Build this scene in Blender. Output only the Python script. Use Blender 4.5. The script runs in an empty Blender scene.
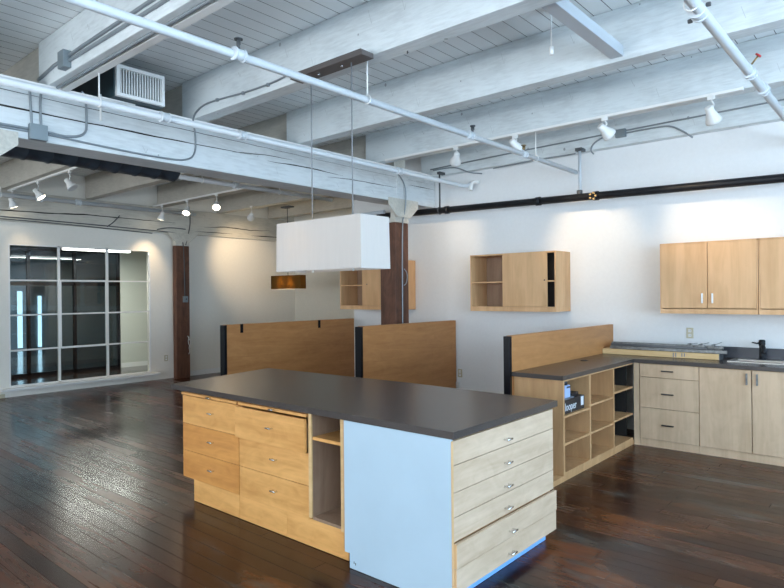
import bpy, bmesh, math, random
from mathutils import Vector, Matrix
random.seed(7)
sc = bpy.context.scene
COL = sc.collection

# ------------------------------------------------------------------ materials
def new_mat(name):
    m = bpy.data.materials.new(name); m.use_nodes = True
    nt = m.node_tree
    for n in list(nt.nodes): nt.nodes.remove(n)
    out = nt.nodes.new('ShaderNodeOutputMaterial')
    b = nt.nodes.new('ShaderNodeBsdfPrincipled')
    nt.links.new(b.outputs[0], out.inputs[0])
    return m, nt, b, out

def plain(name, col, rough=.5, metal=0., spec=.5, bump=0., bscale=60., var=0., coat=0.):
    m, nt, b, _ = new_mat(name)
    b.inputs['Base Color'].default_value = (*col, 1); b.inputs['Roughness'].default_value = rough
    b.inputs['Metallic'].default_value = metal; b.inputs['Specular IOR Level'].default_value = spec
    b.inputs['Coat Weight'].default_value = coat
    tc = nt.nodes.new('ShaderNodeTexCoord')
    if var or bump:
        n = nt.nodes.new('ShaderNodeTexNoise'); n.inputs['Scale'].default_value = bscale; n.inputs['Detail'].default_value = 4
        nt.links.new(tc.outputs['Object'], n.inputs['Vector'])
    if var:
        r = nt.nodes.new('ShaderNodeValToRGB')
        r.color_ramp.elements[0].color = (*[c*(1-var) for c in col], 1)
        r.color_ramp.elements[1].color = (*[min(1, c*(1+var)) for c in col], 1)
        r.color_ramp.elements[0].position = .3; r.color_ramp.elements[1].position = .7
        nt.links.new(n.outputs[0], r.inputs[0]); nt.links.new(r.outputs[0], b.inputs['Base Color'])
    if bump:
        bp = nt.nodes.new('ShaderNodeBump'); bp.inputs['Strength'].default_value = bump; bp.inputs['Distance'].default_value = .01
        nt.links.new(n.outputs[0], bp.inputs['Height']); nt.links.new(bp.outputs[0], b.inputs['Normal'])
    return m

def mathn(nt, op, a=None, b=None, c=None):
    n = nt.nodes.new('ShaderNodeMath'); n.operation = op
    for i, v in enumerate((a, b, c)):
        if v is None: continue
        if isinstance(v, (int, float)): n.inputs[i].default_value = v
        else: nt.links.new(v, n.inputs[i])
    return n.outputs[0]

def wood(name, dark, light, axis='Z', rough=.42, scale=1., fig=.5, spec=.4):
    """flat-sawn veneer: long soft grain along one axis with broad figure"""
    m, nt, b, _ = new_mat(name)
    tc = nt.nodes.new('ShaderNodeTexCoord')
    def noise(sc3, detail, dist=0., rgh=.6):
        mp = nt.nodes.new('ShaderNodeMapping'); mp.inputs['Scale'].default_value = sc3
        nt.links.new(tc.outputs['Object'], mp.inputs['Vector'])
        n = nt.nodes.new('ShaderNodeTexNoise'); n.inputs['Scale'].default_value = 1
        n.inputs['Detail'].default_value = detail; n.inputs['Distortion'].default_value = dist; n.inputs['Roughness'].default_value = rgh
        nt.links.new(mp.outputs[0], n.inputs['Vector']); return n.outputs[0]
    lo, hi = 1.6*scale, 60*scale
    s = {'X': (lo, hi, hi), 'Y': (hi, lo, hi), 'Z': (hi, hi, lo)}[axis]
    s2 = {'X': (.9, 7, 7), 'Y': (7, .9, 7), 'Z': (7, 7, .9)}[axis]
    s3 = {'X': (4.5, 4.5, 9), 'Y': (4.5, 4.5, 9), 'Z': (6, 6, 3.5)}[axis]
    fine = noise(s, 5, .2); broad = noise(s2, 3, 1.2); curl = noise(s3, 2, 1.5)
    curl.node.inputs['Vector'].links[0].from_node.inputs['Rotation'].default_value = (.5, .6, .5)
    v = mathn(nt, 'MULTIPLY', fine, .20)
    v = mathn(nt, 'MULTIPLY_ADD', broad, .80*(1-fig*.5), v)
    v = mathn(nt, 'MULTIPLY_ADD', curl, .80*fig*.5, v)
    r = nt.nodes.new('ShaderNodeValToRGB')
    r.color_ramp.elements[0].position = .33; r.color_ramp.elements[0].color = (*dark, 1)
    r.color_ramp.elements[1].position = .62; r.color_ramp.elements[1].color = (*light, 1)
    nt.links.new(v, r.inputs[0]); nt.links.new(r.outputs[0], b.inputs['Base Color'])
    b.inputs['Roughness'].default_value = rough; b.inputs['Specular IOR Level'].default_value = spec
    bp = nt.nodes.new('ShaderNodeBump'); bp.inputs['Strength'].default_value = .06; bp.inputs['Distance'].default_value = .003
    nt.links.new(fine, bp.inputs['Height']); nt.links.new(bp.outputs[0], b.inputs['Normal'])
    return m

def painted_timber(name, base, axis='X', cracks=.5, specks=.5, rough=.6, warm=.0):
    """old rough-sawn timber under white paint: saw grain, checks, drips and nail stains"""
    m, nt, b, _ = new_mat(name)
    tc = nt.nodes.new('ShaderNodeTexCoord')
    def mp(s):
        q = nt.nodes.new('ShaderNodeMapping'); q.inputs['Scale'].default_value = s
        nt.links.new(tc.outputs['Object'], q.inputs['Vector']); return q.outputs[0]
    def noise(vec, sc_, det, dist=0.):
        n = nt.nodes.new('ShaderNodeTexNoise'); n.inputs['Scale'].default_value = sc_; n.inputs['Detail'].default_value = det
        n.inputs['Distortion'].default_value = dist; nt.links.new(vec, n.inputs['Vector']); return n.outputs[0]
    g = {'X': (1.6, 9, 9), 'Y': (9, 1.6, 9)}[axis]
    gc = {'X': (.3, 7, 7), 'Y': (7, .3, 7)}[axis]
    grain = noise(mp(g), 4.5, 7, .2)
    blot = noise(mp((1, 1, 1)), 2.3, 5, .4)
    crack = noise(mp(gc), 1.0, 1.5, 0.)
    # thin contour of a stretched noise = long drying checks
    c = mathn(nt, 'ABSOLUTE', mathn(nt, 'SUBTRACT', crack, .5))
    gate = mathn(nt, 'GREATER_THAN', noise(mp({'X': (.7, 1, 1), 'Y': (1, .7, 1)}[axis]), 1.1, 2), (1-.52*cracks-.16) if cracks else 2.0)
    ck = mathn(nt, 'MULTIPLY', mathn(nt, 'LESS_THAN', c, .0065), gate)
    # nail heads and v-shaped stains
    vo = nt.nodes.new('ShaderNodeTexVoronoi'); vo.inputs['Scale'].default_value = 4.2; vo.inputs['Randomness'].default_value = 1
    nt.links.new(mp({'X': (1, 1, .8), 'Y': (1, 1, .8)}[axis]), vo.inputs['Vector'])
    sp = mathn(nt, 'LESS_THAN', vo.outputs['Distance'], .045*specks+.001)
    base2 = [x*.76 for x in base]; base2[0] *= 1-warm*.0; base2[2] *= 1-warm
    r = nt.nodes.new('ShaderNodeValToRGB')
    r.color_ramp.elements[0].position = .28; r.color_ramp.elements[0].color = (*base2, 1)
    r.color_ramp.elements[1].position = .55; r.color_ramp.elements[1].color = (*base, 1)
    v = mathn(nt, 'MULTIPLY_ADD', blot, .48, mathn(nt, 'MULTIPLY', grain, .52))
    nt.links.new(v, r.inputs[0])
    mx = nt.nodes.new('ShaderNodeMixRGB'); mx.inputs[2].default_value = (.045, .045, .045, 1)
    sx = nt.nodes.new('ShaderNodeSeparateXYZ'); nt.links.new(tc.outputs['Object'], sx.inputs[0])
    L_ = sx.outputs[0 if axis == 'X' else 1]
    cx, cz = mathn(nt, 'DIVIDE', L_, .31), mathn(nt, 'DIVIDE', sx.outputs[2], .17)
    ix, iz = mathn(nt, 'FLOOR', cx), mathn(nt, 'FLOOR', cz)
    cb = nt.nodes.new('ShaderNodeCombineXYZ'); nt.links.new(ix, cb.inputs[0]); nt.links.new(iz, cb.inputs[1])
    wn = nt.nodes.new('ShaderNodeTexWhiteNoise'); wn.noise_dimensions = '2D'; nt.links.new(cb.outputs[0], wn.inputs['Vector'])
    rn = wn.outputs['Value']
    uu = mathn(nt, 'MULTIPLY', mathn(nt, 'ADD', mathn(nt, 'SUBTRACT', mathn(nt, 'SUBTRACT', cx, ix), .5), mathn(nt, 'MULTIPLY_ADD', rn, .7, -.5)), .31)
    vv = mathn(nt, 'MULTIPLY', mathn(nt, 'SUBTRACT', mathn(nt, 'SUBTRACT', cz, iz), .5), .17)
    au = mathn(nt, 'ABSOLUTE', uu)
    ve = mathn(nt, 'LESS_THAN', mathn(nt, 'ABSOLUTE', mathn(nt, 'SUBTRACT', mathn(nt, 'MULTIPLY', au, mathn(nt, 'MULTIPLY_ADD', mathn(nt, 'FRACT', mathn(nt, 'MULTIPLY', rn, 17.3)), 2.6, .9)), mathn(nt, 'ADD', vv, .025))), .0045)
    ve = mathn(nt, 'MULTIPLY', ve, mathn(nt, 'LESS_THAN', mathn(nt, 'ADD', uu, mathn(nt, 'MULTIPLY', mathn(nt, 'FRACT', mathn(nt, 'MULTIPLY', rn, 41.7)), .03)), .022))
    ve = mathn(nt, 'MULTIPLY', mathn(nt, 'MULTIPLY', ve, mathn(nt, 'LESS_THAN', au, .03)), mathn(nt, 'GREATER_THAN', rn, 1-.30*specks))
    tot = mathn(nt, 'MINIMUM', mathn(nt, 'ADD', mathn(nt, 'MULTIPLY_ADD', sp, .5, ck), mathn(nt, 'MULTIPLY', ve, .30)), .93)
    nt.links.new(tot, mx.inputs[0]); nt.links.new(r.outputs[0], mx.inputs[1]); nt.links.new(mx.outputs[0], b.inputs['Base Color'])
    b.inputs['Roughness'].default_value = rough
    h = mathn(nt, 'SUBTRACT', v, mathn(nt, 'MULTIPLY', tot, .8))
    bp = nt.nodes.new('ShaderNodeBump'); bp.inputs['Strength'].default_value = .5; bp.inputs['Distance'].default_value = .012
    nt.links.new(h, bp.inputs['Height']); nt.links.new(bp.outputs[0], b.inputs['Normal'])
    return m

def boards(name, cols, width, along='X', length=0., seam=.05, rough=.3, wear=None, coat=0., seamcol=(.01, .008, .007), rvar=.1, bump=.4):
    """tongue-and-groove boards: one colour per board, dark open seams"""
    m, nt, b, _ = new_mat(name)
    tc = nt.nodes.new('ShaderNodeTexCoord'); sx = nt.nodes.new('ShaderNodeSeparateXYZ')
    nt.links.new(tc.outputs['Object'], sx.inputs[0])
    U, V = (sx.outputs[0], sx.outputs[1]) if along == 'X' else (sx.outputs[1], sx.outputs[0])
    row = mathn(nt, 'DIVIDE', V, width); rid = mathn(nt, 'FLOOR', row); rf = mathn(nt, 'SUBTRACT', row, rid)
    wn = nt.nodes.new('ShaderNodeTexWhiteNoise'); wn.noise_dimensions = '1D'; nt.links.new(rid, wn.inputs['W'])
    s1 = mathn(nt, 'LESS_THAN', rf, seam)
    cell = rid
    if length:
        u = mathn(nt, 'ADD', mathn(nt, 'DIVIDE', U, length), mathn(nt, 'MULTIPLY', wn.outputs['Value'], 7.3))
        uid = mathn(nt, 'FLOOR', u); uf = mathn(nt, 'SUBTRACT', u, uid)
        s2 = mathn(nt, 'LESS_THAN', uf, .003/length*1.2)
        s1 = mathn(nt, 'MAXIMUM', s1, s2)
        cell = mathn(nt, 'ADD', mathn(nt, 'MULTIPLY', rid, 13.17), mathn(nt, 'MULTIPLY', uid, 3.71))
    w2 = nt.nodes.new('ShaderNodeTexWhiteNoise'); w2.noise_dimensions = '1D'; nt.links.new(cell, w2.inputs['W'])
    mp = nt.nodes.new('ShaderNodeMapping'); mp.inputs['Scale'].default_value = (1.2, 14, 14) if along == 'X' else (14, 1.2, 14)
    nt.links.new(tc.outputs['Object'], mp.inputs[0])
    gn = nt.nodes.new('ShaderNodeTexNoise'); gn.inputs['Scale'].default_value = 2; gn.inputs['Detail'].default_value = 6
    nt.links.new(mp.outputs[0], gn.inputs['Vector'])
    big = nt.nodes.new('ShaderNodeTexNoise'); big.inputs['Scale'].default_value = .8; big.inputs['Detail'].default_value = 5; big.inputs['Distortion'].default_value = .6
    nt.links.new(tc.outputs['Object'], big.inputs['Vector'])
    v = mathn(nt, 'MULTIPLY', w2.outputs['Value'], .30)
    v = mathn(nt, 'MULTIPLY_ADD', gn.outputs[0], .28, v)
    v = mathn(nt, 'MULTIPLY_ADD', big.outputs[0], .42, v)
    r = nt.nodes.new('ShaderNodeValToRGB'); e = r.color_ramp.elements
    while len(e) < len(cols): e.new(.5)
    for i, (p, c) in enumerate(cols): e[i].position = p; e[i].color = (*c, 1)
    nt.links.new(v, r.inputs[0]); colr = r.outputs[0]
    if wear:
        for k, (wc, lo, hi, scl, off) in enumerate(wear):
            mp3 = nt.nodes.new('ShaderNodeMapping'); mp3.inputs['Location'].default_value = (off, off*.7, 0)
            mp3.inputs['Scale'].default_value = (.55, 1.5, 1) if along == 'X' else (1.5, .55, 1)
            nt.links.new(tc.outputs['Object'], mp3.inputs[0])
            wn3 = nt.nodes.new('ShaderNodeTexNoise'); wn3.inputs['Scale'].default_value = scl; wn3.inputs['Detail'].default_value = 7; wn3.inputs['Roughness'].default_value = .65
            nt.links.new(mp3.outputs[0], wn3.inputs['Vector'])
            rr = nt.nodes.new('ShaderNodeMapRange'); rr.inputs[1].default_value = lo; rr.inputs[2].default_value = hi
            nt.links.new(wn3.outputs[0], rr.inputs[0])
            mx = nt.nodes.new('ShaderNodeMixRGB'); mx.inputs[2].default_value = (*wc, 1)
            nt.links.new(mathn(nt, 'MULTIPLY', rr.outputs[0], .75), mx.inputs[0]); nt.links.new(colr, mx.inputs[1]); colr = mx.outputs[0]
    mx = nt.nodes.new('ShaderNodeMixRGB'); mx.inputs[2].default_value = (*seamcol, 1)
    nt.links.new(s1, mx.inputs[0]); nt.links.new(colr, mx.inputs[1]); nt.links.new(mx.outputs[0], b.inputs['Base Color'])
    rg = mathn(nt, 'MULTIPLY_ADD', gn.outputs[0], rvar, mathn(nt, 'MULTIPLY_ADD', big.outputs[0], rvar, rough-rvar*.5))
    rg = mathn(nt, 'ADD', mathn(nt, 'MULTIPLY_ADD', w2.outputs['Value'], rvar*.5, rg), mathn(nt, 'MULTIPLY', s1, .3))
    nt.links.new(rg, b.inputs['Roughness'])
    nt.links.new(mathn(nt, 'MULTIPLY_ADD', s1, -.22, .30), b.inputs['Specular IOR Level'])
    b.inputs['Coat Weight'].default_value = coat; b.inputs['Coat Roughness'].default_value = .12; b.inputs['Specular IOR Level'].default_value = .42
    hh = mathn(nt, 'SUBTRACT', mathn(nt, 'MULTIPLY', v, .35), s1)
    bp = nt.nodes.new('ShaderNodeBump'); bp.inputs['Strength'].default_value = bump; bp.inputs['Distance'].default_value = .004
    nt.links.new(hh, bp.inputs['Height']); nt.links.new(bp.outputs[0], b.inputs['Normal'])
    return m

def emis(name, col, s):
    m = bpy.data.materials.new(name); m.use_nodes = True; nt = m.node_tree
    for n in list(nt.nodes): nt.nodes.remove(n)
    o = nt.nodes.new('ShaderNodeOutputMaterial'); e = nt.nodes.new('ShaderNodeEmission')
    e.inputs[0].default_value = (*col, 1); e.inputs[1].default_value = s; nt.links.new(e.outputs[0], o.inputs[0]); return m

def glassy(name, tint, mixf, rough=.02):
    m = bpy.data.materials.new(name); m.use_nodes = True; nt = m.node_tree
    for n in list(nt.nodes): nt.nodes.remove(n)
    o = nt.nodes.new('ShaderNodeOutputMaterial'); t = nt.nodes.new('ShaderNodeBsdfTransparent'); g = nt.nodes.new('ShaderNodeBsdfGlossy')
    t.inputs[0].default_value = (*tint, 1); g.inputs['Roughness'].default_value = rough
    f = nt.nodes.new('ShaderNodeFresnel'); f.inputs[0].default_value = mixf
    mx = nt.nodes.new('ShaderNodeMixShader'); nt.links.new(f.outputs[0], mx.inputs[0]); nt.links.new(t.outputs[0], mx.inputs[1]); nt.links.new(g.outputs[0], mx.inputs[2])
    nt.links.new(mx.outputs[0], o.inputs[0]); return m

def fabric(name, col, trans):
    m = bpy.data.materials.new(name); m.use_nodes = True; nt = m.node_tree
    for n in list(nt.nodes): nt.nodes.remove(n)
    o = nt.nodes.new('ShaderNodeOutputMaterial'); d = nt.nodes.new('ShaderNodeBsdfDiffuse'); t = nt.nodes.new('ShaderNodeBsdfTranslucent')
    tc = nt.nodes.new('ShaderNodeTexCoord'); w = nt.nodes.new('ShaderNodeTexNoise'); w.inputs['Scale'].default_value = 1
    mp = nt.nodes.new('ShaderNodeMapping'); mp.inputs['Scale'].default_value = (40, 40, 3)
    nt.links.new(tc.outputs['Object'], mp.inputs[0]); nt.links.new(mp.outputs[0], w.inputs['Vector'])
    r = nt.nodes.new('ShaderNodeValToRGB'); r.color_ramp.elements[0].color = (*[c*.93 for c in col], 1); r.color_ramp.elements[1].color = (*col, 1)
    nt.links.new(w.outputs[0], r.inputs[0]); nt.links.new(r.outputs[0], d.inputs[0]); nt.links.new(r.outputs[0], t.inputs[0])
    mx = nt.nodes.new('ShaderNodeMixShader'); mx.inputs[0].default_value = trans
    nt.links.new(d.outputs[0], mx.inputs[1]); nt.links.new(t.outputs[0], mx.inputs[2]); nt.links.new(mx.outputs[0], o.inputs[0]); return m

M = {}
M['honey'] = wood('honey_birch', (.59, .265, .072), (.84, .45, .155), 'X', .38, .8, .7)
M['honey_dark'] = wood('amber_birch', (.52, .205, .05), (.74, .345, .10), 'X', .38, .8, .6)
M['honey_v'] = wood('honey_birch_vertical', (.55, .26, .085), (.78, .44, .18), 'Z', .42, .8, .4)
M['pale'] = wood('pale_maple', (.49, .345, .225), (.68, .515, .375), 'Y', .38, .8, .7)
M['ply_edge'] = wood('plywood_edge', (.55, .33, .15), (.70, .45, .24), 'Z', .6, 1, .2)
M['upper'] = wood('upper_cabinet_birch', (.58, .325, .15), (.73, .44, .225), 'Z', .42, .8, .3)
M['lower'] = wood('lower_cabinet_birch', (.58, .395, .245), (.75, .54, .36), 'Z', .4, .6, .8)
M['cubby'] = wood('cubby_birch', (.46, .25, .11), (.62, .365, .18), 'Z', .45, .8, .3)
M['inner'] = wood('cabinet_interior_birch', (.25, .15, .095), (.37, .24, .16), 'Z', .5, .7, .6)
M['screen'] = wood('partition_veneer', (.38, .16, .05), (.52, .245, .09), 'Y', .42, .8, .6)
M['counter'] = plain('charcoal_laminate', (.058, .047, .043), .27, bump=.02, bscale=250, var=.22)
M['black'] = plain('black_laminate', (.004, .0045, .007), .35, spec=.2)
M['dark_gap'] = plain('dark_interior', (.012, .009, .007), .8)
M['blue_panel'] = plain('pale_blue_laminate', (.475, .605, .70), .35, var=.03, bscale=3)
M['blue_kick'] = plain('blue_kick_laminate', (.20, .46, .95), .3)  # one even saturated blue for the end cabinet's toe kick
M['wall'] = plain('matte_white_wall', (.78, .785, .785), .75, bump=.03, bscale=25, var=.015)
M['wall_left'] = plain('soft_white_wall', (.80, .77, .70), .75, bump=.03, bscale=25, var=.015)
M['wall_warm'] = plain('cream_wall', (.76, .72, .63), .8, bump=.03, bscale=25, var=.02)
M['trim'] = plain('white_trim', (.80, .80, .78), .45)
M['joist'] = painted_timber('painted_joist_timber', (.69, .735, .745), 'X', 0., 1.3)
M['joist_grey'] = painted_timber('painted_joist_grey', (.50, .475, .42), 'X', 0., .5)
M['joist_cream'] = painted_timber('painted_capital_cream', (.60, .57, .50), 'X', 0, .5)
M['girder'] = painted_timber('painted_girder_timber', (.68, .71, .715), 'Y', 0., .6)
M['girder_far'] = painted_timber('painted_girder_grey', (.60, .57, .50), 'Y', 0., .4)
M['deck'] = boards('painted_ceiling_boards', [(.2, (.82, .86, .86)), (.75, (.91, .93, .93))], .142, 'Y', 0, .042, .6, seamcol=(.16, .16, .16), rvar=.05, bump=.6)
M['floor'] = boards('dark_plank_floor', [(.30, (.012, .0045, .0035)), (.43, (.028, .009, .006)), (.56, (.058, .018, .009)), (.70, (.105, .034, .014))],
                    .105, 'X', 1.9, .026, .15, wear=[((.22, .065, .018), .52, .70, 1.3, 3.1), ((.075, .088, .078), .54, .72, 2.4, 9.4)], coat=.0, rvar=.13, bump=.35)
M['office_floor'] = plain('office_floor', (.028, .020, .018), .12, var=.2, bscale=4)
M['post'] = wood('aged_brown_timber', (.05, .022, .014), (.17, .075, .045), 'Z', .6, .5, .8)
M['pipe'] = plain('white_painted_pipe', (.64, .68, .71), .35)
M['pipe_grey'] = plain('grey_painted_pipe', (.52, .56, .60), .4)
M['rod'] = plain('dull_grey_rod', (.20, .21, .22), .5)
M['blackpipe'] = plain('black_iron_pipe', (.010, .011, .014), .5, spec=.3, var=.4, bscale=8)
M['conduit'] = plain('galvanised_conduit', (.26, .29, .31), .42, metal=.4)
M['conduit_dark'] = plain('dark_conduit', (.07, .075, .08), .5)
M['box'] = plain('grey_junction_box', (.22, .26, .28), .5, metal=.3)
M['duct'] = plain('dark_spiral_duct', (.030, .038, .048), .42, metal=.2, var=.3, bscale=8)
M['duct_teal'] = plain('dark_teal_duct', (.025, .05, .06), .5)
M['white'] = plain('white_enamel', (.82, .82, .80), .4)
M['chrome'] = plain('brushed_nickel', (.75, .75, .76), .2, metal=1)
M['bronze'] = plain('dark_bronze_pull', (.07, .055, .055), .35, metal=.6)
M['steel'] = plain('stainless_steel', (.62, .61, .58), .28, metal=1)
M['brown_box'] = plain('brown_canopy_metal', (.10, .085, .08), .45)
M['outlet'] = plain('almond_outlet_plate', (.52, .47, .33), .4)
M['red'] = plain('red_paint', (.45, .03, .03), .4)
M['brass'] = plain('brass', (.35, .25, .12), .35, metal=.8)
M['shade'] = fabric('white_fabric_shade', (.78, .72, .67), .30)
M['amber'] = fabric('amber_woven_shade', (.22, .125, .035), .5)
M['diffuser'] = fabric('white_diffuser', (.88, .86, .82), .6)
M['bulb'] = emis('bulb_glow', (1, .78, .45), 9)
M['lens'] = emis('spot_lens_glow', (1, .86, .62), 16)
M['tube'] = emis('fluorescent_glow', (1, .98, .92), 9)
M['daywin'] = emis('daylit_window', (.80, .91, 1), 4)
M['glass'] = glassy('clear_window_glass', (.93, .96, .96), 1.45)
M['darkglass'] = glassy('tinted_office_glass', (.50, .60, .64), 1.6)
M['cream_pine'] = wood('pine_board', (.62, .40, .18), (.78, .54, .28), 'X', .6, .8, .3)
M['alu'] = plain('scuffed_aluminium', (.22, .225, .225), .42, metal=.6, var=.3, bscale=30)
M['alu_dark'] = plain('dark_aluminium', (.12, .13, .14), .4, metal=.6)
M['pkg_black'] = plain('black_printed_card', (.015, .015, .02), .4)
M['pkg_white'] = plain('white_print', (.75, .78, .85), .5)
M['pkg_grey'] = plain('grey_card', (.20, .22, .26), .5)
M['pkg_blue'] = plain('pale_blue_label', (.38, .53, .85), .4)

# ------------------------------------------------------------------ mesh helpers
def B(): return bmesh.new()
def bx(bm, x0, x1, y0, y1, z0, z1, bev=0.):
    r = bmesh.ops.create_cube(bm, size=1)
    vs = r['verts']
    for v in vs:
        v.co = Vector(((x0+x1)/2+v.co.x*(x1-x0), (y0+y1)/2+v.co.y*(y1-y0), (z0+z1)/2+v.co.z*(z1-z0)))
    if bev:
        es = list({e for v in vs for e in v.link_edges})
        bmesh.ops.bevel(bm, geom=es, offset=bev, segments=2, affect='EDGES', profile=.6)
    return bm
def prism(bm, poly, axis, a, b_):
    """extrude polygon (2-D points) along an axis between a and b_"""
    def P(p, t): return {'X': (t, p[0], p[1]), 'Y': (p[0], t, p[1]), 'Z': (p[0], p[1], t)}[axis]
    v0 = [bm.verts.new(P(p, a)) for p in poly]; v1 = [bm.verts.new(P(p, b_)) for p in poly]
    n = len(poly); bm.faces.new(v0); bm.faces.new(v1[::-1])
    for i in range(n): bm.faces.new((v0[i], v1[i], v1[(i+1) % n], v0[(i+1) % n]))
    bmesh.ops.recalc_face_normals(bm, faces=bm.faces[:])
    return bm
def tube(bm, pts, r, seg=12, smooth=0):
    P = [Vector(p) for p in pts]
    for _ in range(smooth):
        Q = [P[0]]
        for i in range(len(P)-1):
            Q += [P[i].lerp(P[i+1], .25), P[i].lerp(P[i+1], .75)]
        P = Q+[P[-1]]
    rr = r if isinstance(r, (list, tuple)) else [r]*len(P)
    rings = []; prev = None
    for i, p in enumerate(P):
        d = (P[min(i+1, len(P)-1)]-P[max(i-1, 0)]).normalized()
        if prev is None:
            a = d.orthogonal().normalized()
        else:
            a = (prev-d*prev.dot(d)); a = a.normalized() if a.length > 1e-6 else d.orthogonal().normalized()
        prev = a; b_ = d.cross(a)
        rings.append([bm.verts.new(p+(a*math.cos(2*math.pi*k/seg)+b_*math.sin(2*math.pi*k/seg))*rr[i]) for k in range(seg)])
    for i in range(len(rings)-1):
        for k in range(seg):
            f = bm.faces.new((rings[i][k], rings[i][(k+1) % seg], rings[i+1][(k+1) % seg], rings[i+1][k])); f.smooth = True
    bm.faces.new(rings[0][::-1]); bm.faces.new(rings[-1])
    return bm
def cyl(bm, p, q, r, seg=16): return tube(bm, [p, q], r, seg)

def wloc(o):
    v = Vector((0, 0, 0))
    while o is not None: v += o.location; o = o.parent
    return v
def obj(name, bm, mat, parent=None, origin=None):
    me = bpy.data.meshes.new(name); 
    o = bpy.data.objects.new(name, me); COL.objects.link(o)
    if parent is not None:
        o.parent = parent; off = wloc(parent)
    else:
        if origin is None:
            xs = [v.co for v in bm.verts]
            origin = Vector(((min(v.x for v in xs)+max(v.x for v in xs))/2, (min(v.y for v in xs)+max(v.y for v in xs))/2, min(v.z for v in xs)))
        o.location = origin; off = Vector(origin)
    bmesh.ops.translate(bm, verts=bm.verts[:], vec=-off)
    bmesh.ops.recalc_face_normals(bm, faces=bm.faces[:])
    bm.to_mesh(me); bm.free(); me.materials.append(mat)
    return o
def tag(o, label, cat, group=None):
    o['label'] = label; o['category'] = cat
    if group: o['group'] = group
    return o
def thing(name, label, cat, loc, group=None):
    o = bpy.data.objects.new(name, None); COL.objects.link(o); o.location = loc; o.empty_display_size = .1
    return tag(o, label, cat, group)
def struct(name, bm, mat, parent=None):
    o = obj(name, bm, mat, parent)
    if parent is None: o['kind'] = 'structure'
    return o
def box_obj(name, dims, mat, parent=None, bev=0.): return obj(name, bx(B(), *dims, bev=bev), mat, parent)
def copy_tree(o, parent=None):
    c = o.copy(); COL.objects.link(c)
    if parent is not None: c.parent = parent
    for ch in list(o.children): copy_tree(ch, c)
    return c

# ------------------------------------------------------------------ the room
XL, XR, YF, YK, YB, ZC = -11.1, 3.6, -5.0, 7.2, 9.35, 3.72
struct('floor', bx(B(), XL-.15, XR+.2, YF-.2, YB+.2, -.12, 0), M['floor'])
struct('ceiling', bx(B(), XL-.15, XR+.2, YF-.2, YB+.2, ZC, ZC+.1), M['deck'])
# wall with the interior office window
wy0, wy1, wz0, wz1 = 3.40, 5.80, .15, 2.475
w = B()
bx(w, XL-.14, XL, YF, wy0, 0, ZC); bx(w, XL-.14, XL, wy1, YB, 0, ZC)
bx(w, XL-.14, XL, wy0, wy1, 0, wz0); bx(w, XL-.14, XL, wy0, wy1, wz1, ZC)
struct('wall_left', w, M['wall_left'])
struct('wall_far_back', bx(B(), XL-.14, -6.9, YB, YB+.12, 0, ZC), M['wall_warm'])
struct('wall_nook', bx(B(), -7.05, -6.93, YK+.15, YB, 0, ZC), M['wall_warm'])
struct('wall_back', bx(B(), -7.05, XR, YK, YK+.15, 0, ZC), M['wall'])
struct('baseboard_back', bx(B(), -7.05, -2.86, YK-.018, YK, 0, .265), M['trim'])
struct('baseboard_left', bx(B(), XL, XL+.012, 6.60, YB, 0, .10), M['trim'])
# walls behind the camera with tall daylight windows
def window_wall(name, axis, pos, thick, spans, a0, a1, z0, z1):
    w = B(); cur = a0
    def add(u0, u1, q0, q1):
        if axis == 'Y': bx(w, u0, u1, pos, pos+thick, q0, q1)
        else: bx(w, pos, pos+thick, u0, u1, q0, q1)
    for s0, s1 in spans:
        add(cur, s0, 0, ZC); add(s0, s1, 0, z0); add(s0, s1, z1, ZC); cur = s1
    add(cur, a1, 0, ZC)
    struct(name, w, M['wall'])
front_spans = [(-9.6, -7.4), (-6.6, -4.4), (-3.6, -1.4), (-.6, 1.6)]
right_spans = [(-4.2, -2.0), (-1.4, .8), (1.4, 3.6), (4.2, 6.2)]
window_wall('wall_front', 'Y', YF-.2, .2, front_spans, XL, XR, .8, 3.1)
window_wall('wall_right', 'X', XR, .2, right_spans, YF, YK+.15, .8, 3.1)
n = 2
for axis, pos, spans in (('Y', YF-.1, front_spans), ('X', XR+.1, right_spans)):
    for s0, s1 in spans:
        f = B()
        for u in (s0+.03, (s0+s1)/2, s1-.03):
            d = (u-.03, u+.03, pos-.03, pos+.03, .8, 3.1)
            bx(f, *(d if axis == 'Y' else (d[2], d[3], d[0], d[1], d[4], d[5])))
        for z in (.83, 1.95, 3.07):
            d = (s0, s1, pos-.03, pos+.03, z-.03, z+.03)
            bx(f, *(d if axis == 'Y' else (d[2], d[3], d[0], d[1], d[4], d[5])))
        struct('window_%d' % n, f, M['trim']); n += 1

# interior window: white frame, two posts, three rails, glass, ledge
win = bpy.data.objects.new('window_1', None); COL.objects.link(win); win.location = (XL, (wy0+wy1)/2, wz0); win['kind'] = 'structure'
f = B()
bx(f, XL-.06, XL-.02, wy0, wy0+.022, wz0, wz1); bx(f, XL-.06, XL-.02, wy1-.022, wy1, wz0, wz1)
bx(f, XL-.06, XL-.02, wy0+.022, wy1-.022, wz1-.022, wz1); bx(f, XL-.06, XL-.02, wy0+.022, wy1-.022, wz0, wz0+.025)
obj('window_frame', f, M['trim'], win)
f = B(); 
for y in (4.165, 4.985): bx(f, XL-.065, XL-.02, y-.018, y+.018, wz0, wz1)
for z in (1.885, 1.315, .742):
    bx(f, XL-.062, XL-.03, wy0, wy1, z-.012, z+.012)
obj('window_mullion', f, M['trim'], win)
f = B(); 
for (a, b_, c, d) in ((4.165, 4.985, .742, 1.885),):
    bx(f, XL-.05, XL-.005, a+.005, a+.032, c, d); bx(f, XL-.05, XL-.005, b_-.032, b_-.005, c, d)
    bx(f, XL-.05, XL-.005, a+.032, b_-.032, c-.016, c+.016); bx(f, XL-.05, XL-.005, a+.032, b_-.032, d-.016, d+.016)
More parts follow.
